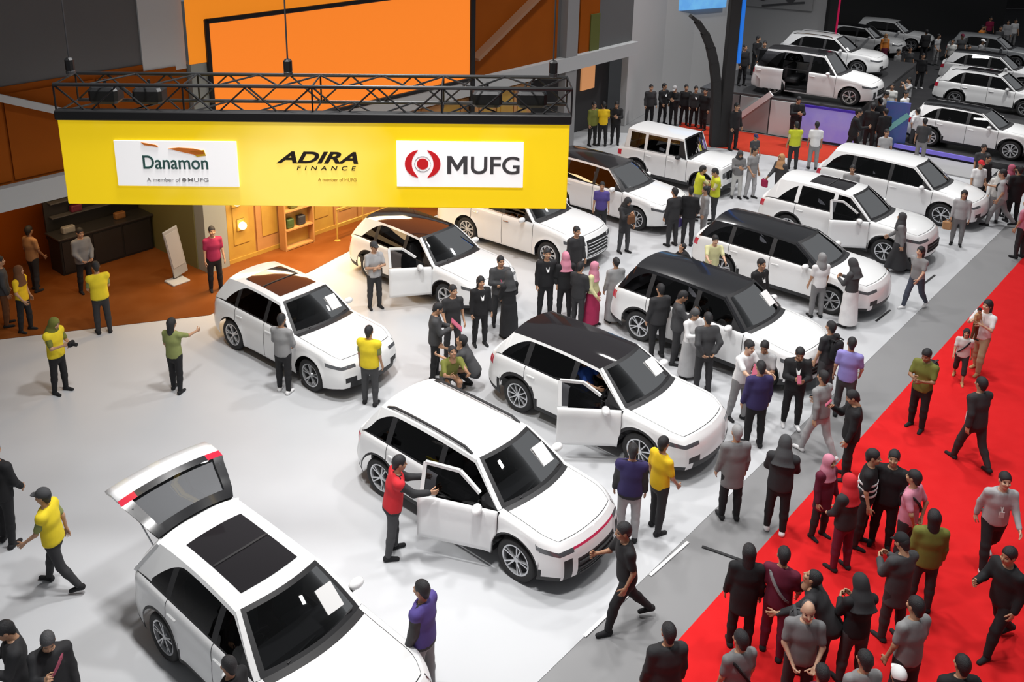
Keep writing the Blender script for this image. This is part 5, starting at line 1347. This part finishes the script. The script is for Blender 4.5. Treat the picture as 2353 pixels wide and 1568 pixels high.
P_(5.11, 12.72, 70, 'hold', 'woman in black jacket with white shoes at the red carpet edge', top='jacket', tc='dark', bc='black', shoe='white', hair='hijab', hc='charcoal', h=1.72)
P_(2.33, 10.71, -170, 'stride', 'man in black striding left in front of the red-stripe car', top='tee', tc='black', bc='black', shoe='black', h=1.76, sk=1)
P_(2.48, 8.87, 100, 'stand', 'man in black jacket at the bottom edge on the carpet border', top='jacket', tc='dark', bc='dark', h=1.72)
P_(3.86, 10.34, 80, 'stand', 'long-haired woman in black dress on the carpet near its edge', top='coat', tc='black', bc='black', hair='long', h=1.64)
P_(4.28, 10.22, 60, 'stand2', 'man in maroon shirt with his back to the camera in the crowd', tc='maroon', bc='maroon', h=1.7, extras=['sling:grey'])
P_(3.34, 8.85, 110, 'stand', 'person in grey tee with black shoulder strap at the bottom edge', tc='midgrey', bc='dark', hair='short', hc='black', h=1.64, extras=['sling:black'])
P_(4.26, 9.28, -100, 'front', 'bald man in grey shirt facing the camera at the bottom edge', tc='midgrey', bc='dark', hair='bald', hc='charcoal', sk=2, h=1.72, extras=['backpack:charcoal'])
P_(4.84, 9.84, 150, 'lean', 'person in dark jacket bending forward in the crowd on carpet', top='jacket', tc='dark', bc='dark', h=1.66)
P_(5.14, 9.74, 100, 'hold', 'woman in black top with black headscarf in the crowd centre', top='long', tc='black', bc='charcoal', hair='hijab', hc='dark', h=1.66)
P_(5.59, 9.27, 110, 'stand', 'big man in grey tee seen from behind at the bottom', tc='grey', bc='dark', h=1.76, sk=0)
P_(5.83, 11.87, 120, 'front', 'woman in red headscarf and black jacket in the carpet crowd', top='jacket', tc='dark', bc='maroon', hair='hijab', hc='red', h=1.64)
P_(6.35, 12.41, -30, 'stand', 'man in black and white striped shirt in the carpet crowd', tc='black', bc='dark', h=1.72, extras=['stripe:white'])
P_(6.68, 12.39, -120, 'stand', 'man in black wearing glasses behind the striped shirt', top='jacket', tc='black', bc='black', h=1.72)
P_(6.80, 11.93, 130, 'back', 'man in pink shirt with a shoulder strap on the red carpet', tc='pink', bc='dark', h=1.68, extras=['sling:dark'])
P_(6.68, 11.07, 80, 'stand', 'woman with long black hair and olive jacket on the red carpet', top='jacket', tc='olive', bc='dark', hair='long', h=1.64)
P_(6.01, 10.49, 110, 'hold', 'person in charcoal coat with a black cap in the crowd', top='coat', tc='charcoal', bc='dark', hair='cap', hc='black', h=1.68)
P_(7.39, 10.33, -160, 'stride', 'person in black clothes striding left at the right edge of carpet', top='jacket', tc='black', bc='black', h=1.72)
P_(5.77, 8.48, 90, 'stand', 'black-haired head at the bottom edge on bare red carpet', top='jacket', tc='black', bc='black', h=1.66)
P_(4.68, 8.54, 100, 'stand', 'man in grey striped shirt at the bottom edge of crowd', tc='grey', bc='dark', h=1.66, extras=['stripe:offwhite'])
P_(4.99, 8.36, 80, 'stand', 'person in white cap at the very bottom of the crowd', tc='lightgrey', bc='dark', hair='cap', hc='white', h=1.6)
P_(4.14, 8.40, 90, 'stand', 'dark-haired person at the bottom edge left of the striped shirt', top='jacket', tc='maroon', bc='dark', h=1.6)
P_(5.77, 12.59, -60, 'stand', 'woman in pink headscarf and maroon coat at the carpet edge', top='coat', tc='maroon', bc='dark', bot='trousers', hair='hijab', hc='pink', h=1.5)
P_(5.42, 34.95, 90, 'front', 'person in yellow shirt and black trousers far behind the banner end', tc='yellow', bc='black')
P_(5.94, 35.14, -100, 'hold', 'person in black beside the yellow shirt far behind the banner', top='jacket', tc='black', bc='black')
P_(5.03, 34.94, -60, 'stand', 'person in dark olive clothes standing in the dark booth opening', top='jacket', tc='olive', bc='black')
P_(7.81, 38.04, -80, 'stand', 'leftmost black-clad visitor in front of the tall grey wall', top='jacket', tc='dark', bc='black')
P_(8.40, 38.27, -60, 'stand2', 'second black-clad visitor from left before the tall grey wall', top='jacket', tc='black', bc='black', extras=['collar:white'])
P_(8.79, 37.93, -120, 'hold', 'third black-clad visitor from left before the tall grey wall', top='jacket', tc='black', bc='black', hair='cap', hc='lightgrey')
P_(9.28, 38.08, -90, 'stand', 'fourth black-clad visitor from left before the tall grey wall', top='jacket', tc='black', bc='black')
P_(9.62, 37.81, -90, 'stand', 'fifth black-clad visitor from left before the tall grey wall', top='jacket', tc='dark', bc='black', extras=['collar:white'])
P_(9.92, 37.40, -140, 'stand2', 'rightmost black-clad visitor before the tall grey wall', top='jacket', tc='black', bc='black')
P_(10.26, 36.49, -100, 'stand', 'black-clad man standing left of the tall black arch post', top='jacket', tc='black', bc='black')
P_(10.36, 34.47, -60, 'stand', 'tall black-clad man standing on carpet right of the arch post', top='jacket', tc='black', bc='black', h=1.8)
P_(8.96, 28.97, -90, 'hold', 'woman in grey patterned top before the nose of the off-roader', top='long', tc='midgrey', bc='offwhite', hair='hijab', hc='charcoal', h=1.6)
P_(9.42, 28.98, -60, 'stand2', 'man in grey shirt and pale trousers beside the off-roader nose', tc='grey', bc='lightgrey')
P_(10.32, 31.77, -70, 'stand', 'child in charcoal clothes with a blue cap on the grey floor', tc='charcoal', bc='midgrey', hair='cap', hc='navy', h=1.35)
P_(10.17, 28.45, -150, 'walk', 'woman in dark patterned dress walking left behind the sunroof car', top='coat', tc='charcoal', bc='dark', hair='hijab', hc='tan', h=1.66, extras=['bag:magenta:dark red bag carried by the woman in dark patterned dress'])
P_(11.86, 32.15, 90, 'stand', 'person in lime safety vest standing at the far red carpet', tc='cream', vest='lime', bc='dark')
P_(12.59, 32.16, 80, 'stand', 'man in white shirt and grey trousers at the far red carpet', top='tee', tc='white', bc='grey')
P_(12.96, 35.29, -90, 'hold', 'tall black-clad figure standing against the stage front', top='jacket', tc='black', bc='black', h=1.9)
P_(14.44, 33.42, -20, 'stride', 'tall black-clad figure striding past the blue stage panel', top='jacket', tc='black', bc='black', h=1.95)
P_(15.49, 34.40, 60, 'stand', 'black-clad visitor leaning near the front wheel of the stage van', top='jacket', tc='black', bc='black', h=1.85)
P_(11.87, 27.14, -120, 'stand', 'man with yellow scarf and grey shirt behind the sunroof car', tc='grey', bc='dark', extras=['lanyard:lime'], h=1.68)
P_(14.69, 31.31, -90, 'stand', 'person in pale grey clothes behind the long white roof', tc='lightgrey', bc='grey', h=1.68)
P_(17.91, 37.03, -60, 'stand', 'man in white shirt behind the rear of the platform sedan', top='long', tc='white', bc='offwhite', h=1.72)
P_(16.71, 32.77, 60, 'stand2', 'man in charcoal shirt standing at the rear wheel of the platform sedan', tc='charcoal', bc='grey')
P_(17.31, 34.61, 120, 'hips', 'person in white blouse and dark trousers by the blue standee', tc='white', bc='charcoal', h=1.62)
P_(16.18, 27.91, -90, 'stand', 'person in red cap behind the white car bonnet', tc='white', bc='dark', hair='cap', hc='red', h=1.62)
P_(16.58, 28.30, -60, 'stand', 'person in black jacket behind the white car bonnet', top='jacket', tc='black', bc='black', h=1.7)
P_(16.28, 26.96, -120, 'stand', 'woman in white headscarf at the right edge behind the striding man', top='long', tc='offwhite', bc='lightgrey', hair='hijab', hc='offwhite', h=1.6)
P_(16.89, 27.47, -60, 'stand', 'woman in rose headscarf and pale coat at the right edge', top='coat', tc='lightgrey', bc='dark', hair='hijab', hc='rose', h=1.62)
P_(16.83, 26.93, 90, 'stand', 'person in black coat at the right edge below the far sedan', top='coat', tc='black', bc='black', h=1.75)
P_(17.14, 29.57, -90, 'stand', 'visitor in charcoal shirt between the far sedan and the crowd', tc='charcoal', bc='black', h=1.66)
P_(11.77, 38.83, -70, 'stand', 'left black-clad visitor on the stage beside the white estate', top='jacket', tc='black', bc='black', z=1.55)
P_(12.96, 40.98, -60, 'stand2', 'middle black-clad visitor on the stage beside the white estate', top='jacket', tc='black', bc='black', z=1.55)
P_(12.87, 39.69, -110, 'stand', 'right black-clad visitor on the stage beside the white estate', top='jacket', tc='dark', bc='black', z=1.55)
P_(17.13, 37.10, -60, 'hold', 'visitor in grey shirt crowding the nose of the stage van', tc='grey', bc='dark')
P_(18.01, 38.49, -120, 'stand', 'visitor in white tee crowding the nose of the stage van', tc='offwhite', bc='dark')
P_(19.32, 39.76, 180, 'cam', 'visitor in pale shirt with raised arms near the stage van', tc='lightgrey', bc='black')
P_(16.38, 35.80, 100, 'stand', 'black-clad visitor in front of the stage van nose', top='jacket', tc='black', bc='black')
P_(15.90, 34.18, 90, 'stand2', 'second black-clad visitor in front of the stage van nose', top='jacket', tc='black', bc='black')
P_(23.36, 51.58, -90, 'stand', 'woman in long orange dress and rose skirt in the far crowd', top='coat', tc='orange', bot='skirt', bc='maroon', hair='hijab', hc='tan', h=1.6)
P_(21.78, 46.46, -60, 'stand', 'person in grey shirt right of the orange dress', tc='grey', bc='midgrey')
P_(22.65, 47.08, -90, 'stand', 'person in dark shirt in the far crowd beneath the white bumper', tc='charcoal', bc='black')
P_(25.74, 51.91, 90, 'stand', 'tall black-clad man at the far white bonnet', top='jacket', tc='black', bc='black', h=1.8)
P_(22.50, 45.34, -90, 'stand', 'black-clad visitor with white shoes in the far aisle', top='jacket', tc='black', bc='black', shoe='white')
P_(26.01, 51.09, -60, 'stand2', 'person in pale grey shirt and grey trousers in the far aisle', tc='lightgrey', bc='grey')
P_(25.99, 49.46, -120, 'stand', 'person in white patterned top in the far aisle', tc='offwhite', bc='charcoal')
P_(27.35, 51.14, -90, 'stand', 'person in maroon cap and dark shirt in the far aisle', tc='charcoal', bc='black', hair='cap', hc='maroon')
P_(26.01, 47.80, -90, 'stand', 'person in mid grey shirt at the right of the far aisle', tc='midgrey', bc='dark')
P_(27.59, 49.51, -60, 'stand', 'person in white cap behind the dark far car', tc='grey', bc='dark', hair='cap', hc='white')
P_(30.05, 54.19, -60, 'stand', 'person in orange and red shirt in the farthest crowd', tc='orange', bc='magenta')
P_(32.35, 57.59, -90, 'stand', 'person in bright pink shirt in the farthest crowd', tc='magenta', bc='dark')
P_(30.96, 53.92, -90, 'stand', 'person in dark grey with pink bag in the farthest crowd', tc='charcoal', bc='grey')
P_(32.69, 56.23, -120, 'stand', 'person in light grey jacket under the red pole', top='jacket', tc='lightgrey', bc='grey')
P_(33.43, 56.77, -90, 'stand', 'person in white shirt at the far right under the red pole', tc='white', bc='grey')
P_(24.17, 42.24, -90, 'stand', 'person in pink headscarf between two far white cars', top='long', tc='rose', bc='dark', hair='hijab', hc='pink', h=1.6)
